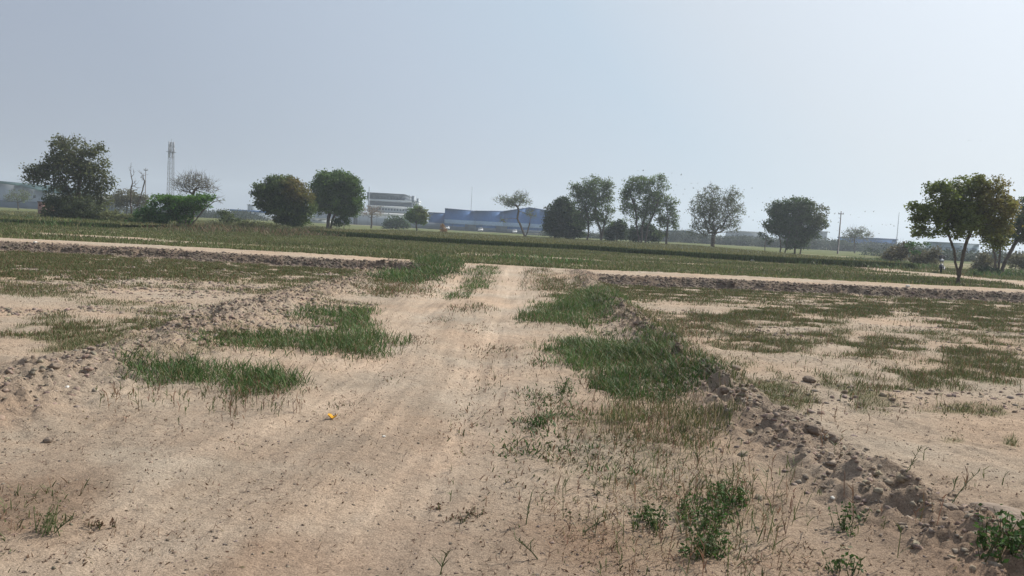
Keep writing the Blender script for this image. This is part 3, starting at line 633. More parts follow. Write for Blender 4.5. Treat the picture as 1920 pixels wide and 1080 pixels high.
def tree(name, label, D, stems, lobes, dens=9., K=34, cr=.38, ls=.16, col=(.055, .075, .03), Rt=.16, cat='tree', bark=BARK, yellow=None, ntip=260, rtip=.012, bare=0., group='field trees', dscale=.8, bf=.35, thin=0.):
    """stems and lobes are read off at distance D; depth is given to every lobe"""
    z0 = zat(*wp(*stems[0][0], D)[:2]) if D < 60 else .15
    col = np.array(col)*LG
    S = []
    for s in stems:
        q = [wp(x, y, D) for x, y in s]; dy = rng.uniform(-.25, .25)*(.2 if D < 60 else 1)
        q = [p+np.array([0, dy*i, 0]) for i, p in enumerate(q)]
        q[0][2] = z0-.08 if (not S or abs(s[0][1]-stems[0][0][1]) < 8) else q[0][2]; S.append(q)
    base = S[0][0].copy(); base[2] = z0
    tips = []; inner = []
    for (cx, cy, rx, ry) in lobes:
        c = wp(cx, cy, D); a, h_ = rx*D/F, ry*D/F; dp = min(a, max(a, h_))*dscale
        c[1] += rng.uniform(-.25, .25)*dp if len(lobes) > 1 else 0
        n = max(6, int(dens*(a*h_*dp)**(2/3.)*2.2))
        u = rng.normal(size=(n, 3)); u /= np.linalg.norm(u, axis=1, keepdims=True); rr = rng.random(n)**(1/2.4)
        p = c+u*rr[:, None]*[a, dp, h_]*(.86+.3*(fbm(u[:, 0]*2.3+cx, u[:, 2]*2.3+u[:, 1], 2, 95)[:, None]-.3))
        tips.append(p); k = max(3, n//4); inner.append(c+u[:k]*(rng.random((k, 1))*.6)*[a, dp, h_])
    tips = np.concatenate(tips); inner = np.concatenate(inner)
    k = rng.permutation(len(tips))[:ntip]; sk = np.concatenate([tips[k], inner[rng.permutation(len(inner))[:max(10, ntip//3)]]])
    sk = sk[sk[:, 2] > z0+.25]
    A, par, rad, isch = skeleton(S, sk, Rt, rtip, bf)
    t = thing(name, base, label, cat, group)
    b = Buf(); e = np.where(par >= 0)[0]; big = rad[e] > Rt*.35
    P0, P1 = A[par[e]], A[e]; r0 = np.minimum(rad[par[e]], rad[e]*1.35); r1 = rad[e]
    mid = (P0+P1)/2+rng.normal(0, .05, P0.shape)*np.linalg.norm(P1-P0, axis=1)[:, None]
    for m_, kk in ((big, 8), (~big, 4)):
        frus(b, P0[m_], mid[m_], r0[m_], (r0+r1)[m_]/2, kk, bark); frus(b, mid[m_], P1[m_], (r0+r1)[m_]/2, r1[m_], kk, bark)
    # flare at the foot
    for q in [q for q in S if q[0][2] < z0]: frus(b, q[0]-[0, 0, .05], q[0]+(np.array(q[1])-q[0])*.12, Rt*1.25/len(S)**.3, Rt*.9/len(S)**.3, 9, bark)
    if bare > 0:   # fine twigs fanning out past the tips
        src = A[isch]; pr = A[par[isch]]; d = src-pr; d /= np.linalg.norm(d, axis=1, keepdims=True)+1e-9
        for _ in range(5):
            L = rng.uniform(.25, .8, len(src))[:, None]*bare; o_ = src+rng.normal(0, .05, src.shape)
            dd = d*.7+rng.normal(0, .5, d.shape)+[0, 0, .35]; q1 = o_+dd*L*.55; q2 = q1+(dd+rng.normal(0, .35, d.shape))*L*.5
            frus(b, src, q1, rtip*.8, rtip*.6, 3, bark); frus(b, q1, q2, rtip*.6, rtip*.3, 3, bark)
    b.build('trunk', M_bark, t)
    if K > 0:
        b = Buf(); n = len(tips); cc = rng.uniform(.68, 1.3, (n, 1))*np.ones((1, 3))*col
        if yellow is not None:  # yellowish new leaves, with sunlight on that side painted into the colour too
            (yx, yy, yr, yc) = yellow; yp = wp(yx, yy, D); dd = np.linalg.norm((tips-yp)[:, [0, 2]], axis=1)/(yr*D/F)
            f = (sst(1.3, .4, dd)*rng.uniform(.4, 1, n))[:, None]; cc = cc+(np.array(yc)*1.15-cc)*f
        kn = rng.poisson(K*(1-thin*rng.random(n)), n); idx = np.repeat(np.arange(n), kn)
        P = tips[idx]+rng.normal(0, 1, (len(idx), 3))*[cr*.6, cr*.6, cr*.42]
        P[:, 2] = np.maximum(P[:, 2], z0+.03)
        leaves(b, P, np.full(len(P), ls*1.45), cc[idx]*rng.uniform(.72, 1.28, (len(idx), 1)), .5, .6)
        b.build('crown', M_leaf, t)
    return t
G1 = (.050, .070, .026); G2 = (.080, .105, .035); GY_ = (.17, .15, .045); DK = (.032, .048, .024)
# left side
tree('broad_tree', 'tall sparse tree with grey green crown at the far left', 75, [[(146, 416), (140, 385), (128, 350)], [(146, 416), (152, 380), (166, 345)], [(146, 416), (146, 370), (150, 320)]],
     [(132, 285, 42, 28), (88, 325, 40, 26), (175, 322, 36, 34), (140, 320, 45, 32), (70, 318, 22, 12), (175, 280, 22, 20), (190, 350, 20, 20), (105, 300, 30, 22), (60, 335, 14, 10), (112, 268, 22, 12), (185, 375, 22, 26), (120, 365, 30, 26), (155, 370, 34, 26), (205, 345, 10, 22)],
     dens=13, K=32, cr=.45, ls=.16, col=(.068, .066, .044), Rt=.2, ntip=420, rtip=.016, thin=.8, bare=.6)
tree('dark_bush', 'dark tangled bush under the tall far left tree', 73, [[(135, 418), (133, 404)], [(120, 418), (112, 405)], [(160, 418), (168, 402)]],
     [(110, 395, 36, 22), (150, 392, 38, 26), (185, 400, 22, 16), (92, 380, 16, 16), (130, 405, 55, 13)], dens=20, K=26, cr=.35, ls=.13, col=(.055, .058, .040), Rt=.05, cat='bush', ntip=200, group='bushes')
tree('thorn_bush', 'brownish low bush right of the dark tangled bush', 72, [[(225, 422), (225, 412)]], [(215, 408, 30, 13), (245, 411, 30, 11), (200, 405, 20, 12)], dens=22, K=22, cr=.3, ls=.12, col=(.085, .080, .050), Rt=.03, cat='bush', ntip=120, group='bushes')
tree('dead_tree', 'leafless dead tree with two thin upright forks', 88, [[(246, 408), (245, 375), (245, 350)], [(246, 408), (262, 372), (270, 340)]],
     [(246, 332, 9, 20), (268, 330, 5, 14), (252, 350, 8, 14)], dens=4, K=0, Rt=.11, ntip=22, rtip=.02, bare=.5)
tree('round_shrub', 'wide hazy brown shrub behind the dead tree', 135, [[(238, 402), (238, 385)]], [(240, 372, 30, 18), (222, 378, 20, 18), (262, 378, 18, 16)], dens=9, K=26, cr=.5, ls=.2, col=(.085, .070, .060), Rt=.1, cat='bush', group='bushes')
tree('green_bush', 'bright green rounded bush left of the flat topped tree', 70, [[(290, 424), (290, 412)]], [(290, 398, 28, 22), (270, 410, 24, 15), (308, 410, 20, 14)], dens=20, K=32, cr=.32, ls=.13, col=(.050, .085, .030), Rt=.05, cat='bush', group='bushes', ntip=120)
tree('flat_topped_tree', 'green flat topped thorn tree with many fanning stems', 70, [[(345, 428), (325, 400), (308, 382)], [(345, 428), (338, 400), (330, 378)], [(347, 428), (350, 400), (352, 376)], [(349, 428), (362, 402), (372, 380)], [(349, 428), (370, 408), (388, 384)]],
     [(320, 374, 34, 7), (355, 374, 38, 8), (385, 370, 20, 6), (298, 370, 16, 6), (330, 388, 38, 10), (362, 386, 30, 9), (340, 405, 26, 14)], dens=26, K=34, cr=.25, ls=.11, col=(.050, .088, .026), Rt=.07, ntip=320, rtip=.01, dscale=1.1)
tree('bare_tree', 'rounded leafless tree behind the flat topped tree', 92, [[(362, 414), (362, 385), (362, 366)]], [(366, 345, 42, 20), (345, 348, 22, 18), (392, 352, 22, 14), (366, 335, 24, 14)],
     dens=26, K=3, cr=.3, ls=.09, col=(.10, .085, .07), Rt=.16, ntip=520, rtip=.013, bare=.75, bark=BARK*.95, bf=.15)
tree('bare_branch', 'low spreading bare branch right of the flat topped tree', 70, [[(352, 425), (385, 392), (400, 380)]], [(408, 376, 16, 5), (400, 372, 10, 3)], dens=6, K=2, cr=.15, ls=.09, Rt=.04, ntip=16, bare=.7, cat='branch', group='bushes', rtip=.012)
tree('grey_bush', 'grey hazy bush right of the flat topped tree', 80, [[(425, 428), (425, 415)]], [(425, 408, 20, 14), (440, 415, 22, 11), (420, 398, 9, 7)], dens=18, K=22, cr=.3, ls=.12, col=(.060, .066, .042), Rt=.04, cat='bush', group='bushes', ntip=100)
tree('brown_bush', 'low brown bush between grey bush and left round tree', 78, [[(480, 432), (480, 424)]], [(475, 421, 34, 8), (440, 424, 28, 7), (510, 425, 26, 8), (400, 421, 18, 7)], dens=26, K=22, cr=.26, ls=.11, col=(.080, .074, .048), Rt=.03, cat='bush', group='bushes', ntip=100)
tree('round_tree', 'dense round tree tinged yellow on its upper right', 92, [[(543, 432), (540, 405), (536, 385)], [(545, 432), (552, 405), (556, 385)]],
     [(530, 358, 44, 28), (510, 362, 32, 24), (560, 368, 28, 32), (540, 395, 42, 26), (490, 358, 18, 14), (572, 385, 18, 26), (530, 340, 28, 13), (545, 415, 36, 14), (505, 385, 24, 18)],
     dens=14, K=44, cr=.42, ls=.17, col=(.048, .062, .026), Rt=.2, yellow=(568, 352, 34, (.17, .13, .04)), ntip=320)
tree('round_tree', 'tall dense green tree right of the yellow tinged one', 105, [[(615, 431), (616, 408), (622, 388)], [(618, 431), (624, 410), (632, 392)]],
     [(628, 348, 44, 28), (605, 352, 28, 26), (655, 358, 26, 30), (630, 378, 48, 26), (662, 382, 20, 20), (600, 385, 22, 18), (645, 335, 24, 14), (615, 333, 24, 13), (650, 400, 22, 10)],
     dens=14, K=44, cr=.45, ls=.18, col=(.048, .070, .024), Rt=.26, ntip=320)
tree('low_bush', 'small bush beside the trunk of the tall dense green tree', 104, [[(645, 428), (645, 422)]], [(645, 414, 14, 10), (632, 418, 10, 8)], dens=18, K=30, cr=.3, ls=.14, col=DK, Rt=.04, cat='bush', group='bushes', ntip=60)
tree('brown_bush', 'dark brown bush below the yellow tinged tree', 84, [[(560, 440), (560, 430)]], [(545, 432, 40, 8), (595, 434, 36, 7), (500, 430, 24, 6)], dens=26, K=24, cr=.26, ls=.12, col=(.062, .060, .040), Rt=.03, cat='bush', group='bushes', ntip=80)
tree('bare_tree', 'thin pinkish leafless tree in front of the factory', 175, [[(696, 429), (697, 415), (697, 405)]], [(698, 398, 22, 13), (688, 394, 12, 9), (708, 395, 14, 10)], dens=7, K=5, cr=.4, ls=.14, col=(.16, .10, .09), Rt=.2, ntip=150, rtip=.02, bare=.8, bark=BARK*1.2)
tree('round_shrub', 'low wide hazy dark shrub in front of the factory', 190, [[(742, 431), (742, 420)]], [(742, 416, 18, 13), (730, 421, 12, 9), (755, 421, 12, 9)], dens=6, K=34, cr=.7, ls=.3, col=(.045, .060, .040), Rt=.15, cat='bush', group='bushes', ntip=80)
tree('small_tree', 'small bright green ball shaped tree right of the factory', 140, [[(782, 437), (781, 422), (781, 412)]], [(781, 404, 22, 17), (772, 408, 14, 12), (792, 408, 14, 14), (784, 393, 12, 8)], dens=14, K=38, cr=.42, ls=.18, col=(.058, .082, .026), Rt=.15, yellow=(795, 400, 16, (.13, .13, .04)), ntip=160)
tree('reddish_shrub', 'narrow reddish brown shrub in front of the blue warehouse', 132, [[(832, 441), (832, 432)]], [(831, 430, 6, 11), (834, 434, 8, 7)], dens=18, K=24, cr=.25, ls=.13, col=(.16, .085, .055), Rt=.04, cat='bush', group='bushes', ntip=60)
tree('leaning_tree', 'thin airy tree with a forked leaning trunk before the blue warehouse', 150, [[(985, 444), (978, 428), (970, 410), (972, 396)], [(985, 444), (990, 432), (993, 418)]],
     [(962, 374, 30, 12), (945, 376, 18, 9), (975, 368, 20, 11), (985, 380, 14, 8), (995, 402, 12, 9), (955, 384, 20, 6), (945, 415, 8, 6)], dens=8, K=15, cr=.5, ls=.16, col=(.075, .085, .045), Rt=.2, ntip=220, rtip=.025, thin=.9, bare=.8)
# central cluster
tree('dark_tree', 'darkest dense tree at the left end of the central cluster', 128, [[(1078, 454), (1074, 440), (1066, 425)], [(1038, 452), (1042, 440), (1050, 425)]],
     [(1052, 402, 32, 28), (1035, 420, 18, 22), (1070, 410, 22, 30), (1055, 385, 20, 14), (1060, 435, 30, 13), (1085, 425, 14, 22)], dens=16, K=46, cr=.5, ls=.2, col=(.028, .038, .022), Rt=.2, ntip=260)
tree('airy_tree', 'tall airy tree with twin trunks, left of the central pair', 125, [[(1100, 455), (1104, 432), (1102, 408), (1096, 385)], [(1127, 457), (1126, 432), (1118, 408), (1116, 385)], [(1127, 457), (1130, 430), (1136, 405)]],
     [(1110, 355, 36, 24), (1088, 368, 24, 26), (1136, 368, 18, 26), (1112, 385, 36, 22), (1113, 338, 14, 9), (1140, 348, 12, 14), (1095, 400, 24, 18), (1145, 395, 10, 12), (1078, 350, 12, 8), (1090, 418, 22, 12), (1120, 410, 24, 14), (1138, 415, 14, 10)],
     dens=13, K=26, cr=.5, ls=.17, col=(.062, .078, .038), Rt=.24, ntip=420, rtip=.02, thin=.8, bare=.5)
tree('dark_bush', 'dark bush between the two airy trees', 128, [[(1156, 457), (1156, 446)]], [(1156, 430, 20, 20), (1145, 440, 13, 13), (1168, 438, 10, 15)], dens=14, K=38, cr=.45, ls=.2, col=(.030, .042, .026), Rt=.1, cat='bush', group='bushes', ntip=100)
tree('airy_tree', 'tallest airy tree of the central group, on several trunks', 122, [[(1199, 460), (1194, 430), (1192, 400), (1186, 375)], [(1203, 460), (1203, 430), (1212, 400), (1216, 370)], [(1209, 460), (1214, 425), (1228, 395), (1232, 375)]],
     [(1180, 345, 16, 14), (1215, 340, 30, 13), (1175, 365, 16, 16), (1212, 362, 30, 16), (1242, 350, 14, 22), (1238, 372, 18, 12), (1190, 385, 22, 14), (1172, 392, 12, 16), (1225, 392, 22, 12), (1240, 332, 10, 7), (1200, 405, 30, 16), (1175, 370, 12, 30), (1225, 380, 28, 24), (1195, 350, 26, 22)],
     dens=11, K=24, cr=.45, ls=.17, col=(.065, .085, .036), Rt=.25, ntip=420, rtip=.022, thin=.8, bare=.5)
tree('dark_bush', 'dark bush under the tallest airy tree', 124, [[(1188, 460), (1188, 448)]], [(1188, 438, 14, 16), (1212, 434, 18, 20), (1228, 442, 12, 14)], dens=14, K=36, cr=.45, ls=.19, col=(.032, .043, .027), Rt=.1, cat='bush', group='bushes', ntip=100)
tree('airy_tree', 'shorter airy tree at the right end of the central group', 122, [[(1249, 460), (1250, 435), (1252, 410)]],
     [(1258, 385, 14, 20), (1262, 405, 12, 20), (1246, 415, 16, 16), (1240, 405, 12, 16), (1265, 422, 8, 10), (1240, 440, 12, 10)], dens=13, K=26, cr=.45, ls=.17, col=(.062, .080, .036), Rt=.18, ntip=240, rtip=.02, thin=.7)
tree('brush_tree', 'ball shaped half bare tree with radiating branches on one trunk', 118, [[(1336, 464), (1336, 448), (1337, 436)]],
     [(1342, 392, 50, 40), (1320, 400, 34, 36), (1365, 395, 32, 34), (1335, 365, 24, 20), (1372, 365, 20, 18), (1310, 430, 20, 20), (1378, 425, 16, 18), (1345, 425, 34, 14)],
     dens=10, K=17, cr=.4, ls=.14, col=(.060, .064, .040), Rt=.3, ntip=900, rtip=.018, bare=.7, thin=.6, bf=.12)
tree('umbrella_tree', 'dense dark domed tree on several leaning trunks', 112, [[(1472, 474), (1474, 458), (1480, 435)], [(1490, 475), (1490, 455), (1492, 430)], [(1500, 475), (1502, 455), (1510, 435)], [(1462, 473), (1464, 458), (1460, 440)]],
     [(1480, 405, 40, 26), (1450, 425, 24, 16), (1515, 405, 34, 28), (1495, 385, 34, 16), (1540, 415, 14, 18), (1460, 395, 24, 18), (1490, 430, 42, 20), (1515, 440, 22, 16), (1490, 455, 26, 12)],
     dens=13, K=38, cr=.45, ls=.18, col=(.038, .052, .026), Rt=.17, yellow=(1540, 400, 40, (.075, .085, .03)), ntip=420, thin=.4)
tree('small_tree', 'little tree just left of the dense domed tree', 112, [[(1434, 473), (1434, 460), (1436, 448)]], [(1436, 446, 7, 7), (1430, 440, 8, 8), (1442, 452, 5, 6)], dens=10, K=18, cr=.28, ls=.15, col=DK, Rt=.07, ntip=60)
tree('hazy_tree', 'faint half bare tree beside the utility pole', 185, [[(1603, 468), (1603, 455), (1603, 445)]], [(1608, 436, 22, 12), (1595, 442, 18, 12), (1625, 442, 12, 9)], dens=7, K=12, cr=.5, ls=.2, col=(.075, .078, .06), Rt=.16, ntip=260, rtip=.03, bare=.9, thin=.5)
# right side
tree('reed_bush', 'tall reddish brown brush at the end of the meadow', 75, [[(1690, 497), (1690, 485)], [(1672, 494), (1668, 484)]], [(1688, 474, 24, 19), (1665, 482, 18, 13), (1700, 466, 12, 14)], dens=20, K=26, cr=.32, ls=.13, col=(.078, .060, .048), Rt=.04, cat='bush', group='bushes', ntip=160, bare=.8)
tree('sapling', 'thin green sapling between two patches of brown brush', 66, [[(1712, 502), (1712, 480), (1714, 466)]], [(1708, 460, 12, 8), (1728, 458, 14, 5), (1716, 472, 10, 8)], dens=9, K=20, cr=.22, ls=.12, col=(.042, .072, .035), Rt=.04, cat='tree', ntip=50)
tree('reed_bush', 'brown brush left of the motorcycle', 72, [[(1740, 503), (1740, 490)]], [(1740, 484, 26, 16), (1755, 476, 14, 12), (1722, 490, 14, 12)], dens=20, K=26, cr=.32, ls=.13, col=(.074, .060, .048), Rt=.04, cat='bush', group='bushes', ntip=160, bare=.6)
tree('reed_bush', 'brown brush between the two right trees', 70, [[(1842, 508), (1842, 492)]], [(1842, 488, 16, 18), (1855, 495, 14, 13), (1832, 500, 12, 10)], dens=20, K=26, cr=.32, ls=.13, col=(.074, .062, .052), Rt=.04, cat='bush', group='bushes', ntip=160, bare=.5)
tree('reed_bush', 'pale brown brush at the right edge behind the trees', 72, [[(1905, 512), (1905, 495)]], [(1905, 488, 22, 18), (1925, 492, 20, 18)], dens=18, K=26, cr=.32, ls=.13, col=(.076, .064, .054), Rt=.04, cat='bush', group='bushes', ntip=140, bare=.5)
tree('low_bush', 'dark low bush on the path edge right of the near trunk', 47, [[(1826, 514), (1826, 511)]], [(1826, 511, 12, 4)], dens=30, K=30, cr=.13, ls=.07, col=DK, Rt=.02, cat='bush', group='bushes', ntip=40)
tree('low_bush', 'dark bush at the foot of the right edge tree', 54, [[(1855, 516), (1855, 510)]], [(1856, 509, 16, 8), (1845, 506, 8, 6)], dens=24, K=32, cr=.22, ls=.10, col=(.038, .044, .034), Rt=.03, cat='bush', group='bushes', ntip=70)
tree('edge_tree', 'dark tree cut by the right picture edge with forking trunks', 55, [[(1868, 517), (1866, 495), (1862, 465)], [(1870, 517), (1874, 490), (1874, 462)], [(1875, 517), (1884, 490), (1898, 462), (1908, 445)]],
     [(1925, 420, 32, 34), (1935, 390, 30, 26), (1900, 435, 18, 20), (1885, 445, 22, 16), (1950, 440, 36, 30), (1862, 440, 20, 18)], dens=24, K=44, cr=.27, ls=.10, col=(.036, .048, .026), Rt=.13, ntip=300)
tree('golden_tree', 'large near tree with olive gold crown on a forked trunk', 36, [[(1795, 533), (1799, 508), (1804, 480), (1810, 450), (1822, 425)], [(1797, 518), (1791, 492), (1788, 468), (1781, 446), (1768, 425)]],
     [(1812, 350, 28, 20), (1765, 365, 34, 24), (1858, 352, 30, 24), (1735, 400, 34, 18), (1800, 390, 52, 30), (1860, 395, 42, 32), (1735, 432, 28, 13), (1790, 425, 50, 22), (1860, 428, 40, 22), (1755, 350, 18, 9), (1715, 385, 12, 10), (1885, 385, 22, 34), (1868, 455, 28, 14), (1840, 375, 46, 30), (1810, 405, 50, 22), (1838, 336, 12, 8), (1722, 410, 18, 9)],
     dens=34, K=50, cr=.22, ls=.088, col=(.070, .078, .028), Rt=.088, yellow=(1895, 375, 75, (.20, .165, .050)), ntip=620, rtip=.009, thin=.3)

# ---------------------------------------------------------------- crop field
def crop(name, label, x0, x1, edge, y1, h, n_face, dens):
    ex = lambda X: np.interp(X, edge[:, 0], edge[:, 1])
    b = Buf(); xs = np.arange(x0, x1, .5); ts = np.concatenate([[0, 0.001], np.geomspace(.01, 1, 26)])
    X, Tt = np.meshgrid(xs, ts); e0 = ex(X)+.6*(fbm(X*.5, 0*X, 3, 100)-.5); Yg = e0+(y1-e0)*Tt
    Z = .10+(h*.80)*(Tt > 0)*(.85+.3*fbm(X*.5, Yg*.25, 3, 101))
    nx_, ny_ = len(xs), len(ts); i = np.arange((nx_-1)*(ny_-1)); a = (i//(nx_-1))*nx_+i % (nx_-1)
    base = np.array([.075, .088, .030])
    b.add(np.stack([X, Yg, Z], -1).reshape(-1, 3), np.stack([a, a+1, a+nx_+1, a+nx_], 1), None, base)
    n = n_face; X = rng.uniform(x0, x1, n); Y = ex(X)+.6*(fbm(X*.5, 0*X, 3, 100)-.5)-rng.exponential(.18, n); 
    blades(b, np.stack([X, Y, np.full(n, .12)], 1), h*rng.uniform(.7, 1.1, n), np.full(n, .05), tint(n, np.array([.048, .068, .026]), .3), .15, .25, 3)  # near-face blades darker: shade of the crop edge put into their colour
    n = int(dens*(x1-x0)*(y1-edge[:, 1].mean())); X = rng.uniform(x0, x1, n); Y = ex(X)+(y1-ex(X))*rng.random(n)**1.5
    blades(b, np.stack([X, Y, np.full(n, .12+h*.6)], 1), h*rng.uniform(.3, .62, n), np.full(n, .06), tint(n, np.array([.15, .155, .06]), .25, np.array([.24, .21, .09]), .3)*(.75+.5*fbm(X*.06, Y*.1, 3, 102))[:, None], .2, .4, 2)
    return tag(b.build(name, M_grass), label, 'crop', None, 'stuff')
eL = np.array([[-60, 52], [-40, 52], [-22, 60]]); eR = line([(600, 441), (700, 448), (800, 455), (960, 464), (1100, 470), (1300, 484), (1500, 495), (1680, 504)], .15)
eR = np.array([[p[0], np.clip(p[1], 55, 75)] for p in eR])
crop('crop_field', 'green crop with yellowish tops behind the centre meadow', -19, locx(1662, 62), eR, 128, .52, 26000, 9)
crop('crop_field', 'yellow green crop at the far left in front of the grey shed', -75, -29, eL, 120, .45, 9000, 7)
grass_patch('tall_weeds', 'dark weedy strip in front of the far left crop', G, [(60, 419, 130, 5), (200, 426, 160, 6)], 26, (.25, .6), .05, LUSH*.9, OLIVE*.8, .4)
grass_patch('tall_weeds', 'brown weedy strip running from bushes to crop', G, [(450, 434, 150, 7), (600, 443, 110, 6)], 34, (.25, .6), .05, OLIVE*.6, RUSTY*.8, .4)
grass_patch('tall_weeds', 'green weeds along the meadow end at the right', G, [(1600, 496, 90, 7), (1690, 505, 60, 5), (1890, 520, 70, 6)], 60, (.2, .5), .04, LUSH*.95, OLIVE, .3)

# ---------------------------------------------------------------- buildings
def zpx(py, D, x=960): return wp(960, py+0.0-(0), D)[2]
def zl(px, py, D): return wp(px, py, D)[2]
def xl(px, D, z=2.): return locx(px, D, z)
BLUE = np.array([.03, .125, .35]); PALE = np.array([.50, .54, .56]); GREYB = np.array([.22, .26, .30])
# blue warehouse
D = 285; x0, x1 = xl(833, D), xl(990, D); zt = zl(833, 392, D); x2 = xl(1045, D); zr = zl(985, 391, D); ze = zl(1030, 403, D)
t = thing('blue_warehouse', ((x0+x1)/2, D, .1), 'long blue metal warehouse with a pale stripe behind the leaning tree', 'warehouse', 'far industrial buildings')
def bld(name, parent, boxes, C, mat=M_wall):
    b = Buf()
    for q in boxes: box(b, *q)
    o = b.build(name, mat, parent); o.data.attributes['col'].data.foreach_set('color', np.tile(np.append(C, 1), len(o.data.vertices)).astype(np.float32)); return o
bld('base_wall', t, [(x0, x2+6, D, D+40, 0, 1.6)], GREYB*.6)
b = Buf(); w1, w2 = zl(900, 422, D), zl(900, 414.5, D)
xs = np.array([x0, x0+(x1-x0)*.35, x0+(x1-x0)*.7, x1, (x1+x2)/2, x2, x2+8]); zs = np.array([zt, zt-.35, zt+.1, zr+.2, (zr+ze)/2+.6, ze, ze-1.2])
def slab(b, xs, za, zb, y0, y1, C):
    for i in range(len(xs)-1):
        V = [[xs[i], y0, za[i]], [xs[i+1], y0, za[i+1]], [xs[i+1], y0, zb[i+1]], [xs[i], y0, zb[i]], [xs[i], y1, za[i]], [xs[i+1], y1, za[i+1]], [xs[i+1], y1, zb[i+1]], [xs[i], y1, zb[i]]]
        b.add(V, [[0, 1, 2, 3], [5, 4, 7, 6], [3, 2, 6, 7], [4, 0, 3, 7], [1, 5, 6, 2]], None, C)
slab(b, xs, zs*0+1.6, zs, D, D+40, BLUE); b.build('wall', M_metal, t)
b = Buf(); slab(b, xs[:5], zs[:5]*0+w1, zs[:5]*0+w2, D-.25, D-.05, np.array([.30, .42, .55])); b.build('pale_panel', M_metal, t)
b = Buf(); slab(b, xs, zs-.05, zs+.35, D-.5, D+40.5, BLUE*.55); b.build('roof', M_metal, t)
for xx in np.linspace(x0+3, x1+14, 9): bld('wall_rib', t, [(xx, xx+.25, D-.2, D-.02, 1.6, w1-.1)], BLUE*.6, M_metal)
for f in (.25, .62): bld('door', t, [(x0+(x1-x0)*f, x0+(x1-x0)*f+4, D-.15, D-.02, 0, 3.6)], GREYB*.5)
D2 = 300; t = thing('blue_annex', (xl(820, D2), D2, .1), 'lower blue shed joined to the left end of the long blue warehouse', 'shed', 'far industrial buildings')
xa, xb = xl(803, D2), xl(836, D2); bld('wall', t, [(xa, xb, D2, D2+25, 0, zl(820, 400, D2))], BLUE*.9, M_metal); bld('roof', t, [(xa-.3, xb, D2-.3, D2+25.3, zl(820, 400, D2)+.003, zl(820, 398.5, D2))], BLUE*.5, M_metal)
bld('base_wall', t, [(xa-12, xb, D2-1.2, D2-.3, 0, 2.6)], GREYB*.8)
# factory
D = 330; Z = lambda y, x=725: zl(x, y, D); X_ = lambda x: xl(x, D, 8)
t = thing('factory_building', (X_(700), D, .1), 'stepped grey and white factory block behind the dense green trees', 'factory', 'far industrial buildings')
bld('lower_wall', t, [(X_(588), X_(776), D, D+45, 0, Z(402, 680))], np.array([.42, .47, .52]))
bld('lower_roof', t, [(X_(560), X_(777), D-.6, D+45, Z(402, 680)+.003, Z(397, 680))], np.array([.78, .78, .76]))
bld('middle_floor', t, [(X_(684), X_(768), D+6, D+40, Z(397), Z(388))], PALE*.9)
bld('middle_ledge', t, [(X_(683), X_(770), D+5, D+40, Z(388)+.003, Z(385.5))], np.array([.85, .85, .83]))
bld('upper_floor', t, [(X_(683), X_(766), D+8, D+38, Z(385.5)+.006, Z(377))], GREYB*.45)
bld('upper_ledge', t, [(X_(682), X_(767), D+7, D+38, Z(377)+.009, Z(373.5))], PALE)
bld('top_floor', t, [(X_(680), X_(751), D+9, D+36, Z(373.5)+.012, Z(362.5))], GREYB*.5)
bld('parapet', t, [(X_(679), X_(752), D+8.5, D+36.5, Z(362.5)+.015, Z(360.8))], GREYB*.6)
bld('terrace', t, [(X_(753), X_(773), D+8, D+30, Z(373)+.0, Z(370.5))], PALE*1.1)
for i in range(13):
    xx = X_(690)+i*(X_(762)-X_(690))/13.; bld('window', t, [(xx, xx+(.62*(X_(762)-X_(690))/13.), D+5.85, D+5.99, Z(394), Z(390))], GREYB*.5, M_metal)
for i in range(10):
    xx = X_(689)+i*(X_(749)-X_(689))/10.; bld('window', t, [(xx, xx+(.75*(X_(749)-X_(689))/10.), D+8.8, D+8.96, Z(371), Z(366))], GREYB*.4, M_metal)
for a in (664, 721): bld('door', t, [(X_(a), X_(a)+1.6, D-.2, D-.02, 0, 3.3)], GREYB*.25)
for a in np.linspace(X_(596), X_(770), 12): bld('column', t, [(a, a+.3, D-.35, D-.05, 0, Z(402.5, 680))], np.array([.33, .38, .43]))
def mast(name, label, px, y0, y1, D, r, cat='mast', C=GREYB*.7, arms=()):
    x = xl(px, D, 8); zt_, zb = zl(px, y0, D), (zl(px, y1, D) if y1 else .05); t = thing(name, (x, D, zb), label, cat); b = Buf()
    tube(b, [[x, D, zb], [x, D, (zb+zt_)/2], [x, D, zt_]], [r, r*.8, r*.5], 8, C); b.build('pole', M_metal, t)
    for (f, w) in arms:
        b = Buf(); box(b, x-w, x+w, D-.08, D+.08, zb+(zt_-zb)*f, zb+(zt_-zb)*f+.14, C); b.build('crossarm', M_metal, t)
        for s in (-.9, 0, .9): b = Buf(); tube(b, [[x+s*w, D, zb+(zt_-zb)*f+.14], [x+s*w, D, zb+(zt_-zb)*f+.34]], .06, 6, PALE*.5); b.build('insulator', M_fine, t)
    return t
mast('roof_mast', 'dark mast rising above the factory parapet beside the trees', 691, 350, 386, 329, .28, arms=((.62, .9),))
mast('roof_mast', 'short mast on the terrace of the factory', 767, 366, 374, 336, .3)
mast('thin_mast', 'very thin tall mast behind the blue warehouse', 883, 350, None, 400, .22, C=GREYB)
mast('thin_mast', 'slender pale mast above the reddish brush on the right', 1683, 398, None, 260, .16, C=GREYB)
mast('utility_pole', 'dark utility pole right of the dense domed tree', 1577, 396, None, 150, .17, 'utility pole', np.array([.06, .05, .045]), ((.93, .5),))
mast('utility_pole', 'thin pole beside the dead tree with two forks', 273, 315, None, 150, .1, 'utility pole', np.array([.10, .09, .08]), ((.95, .35),))
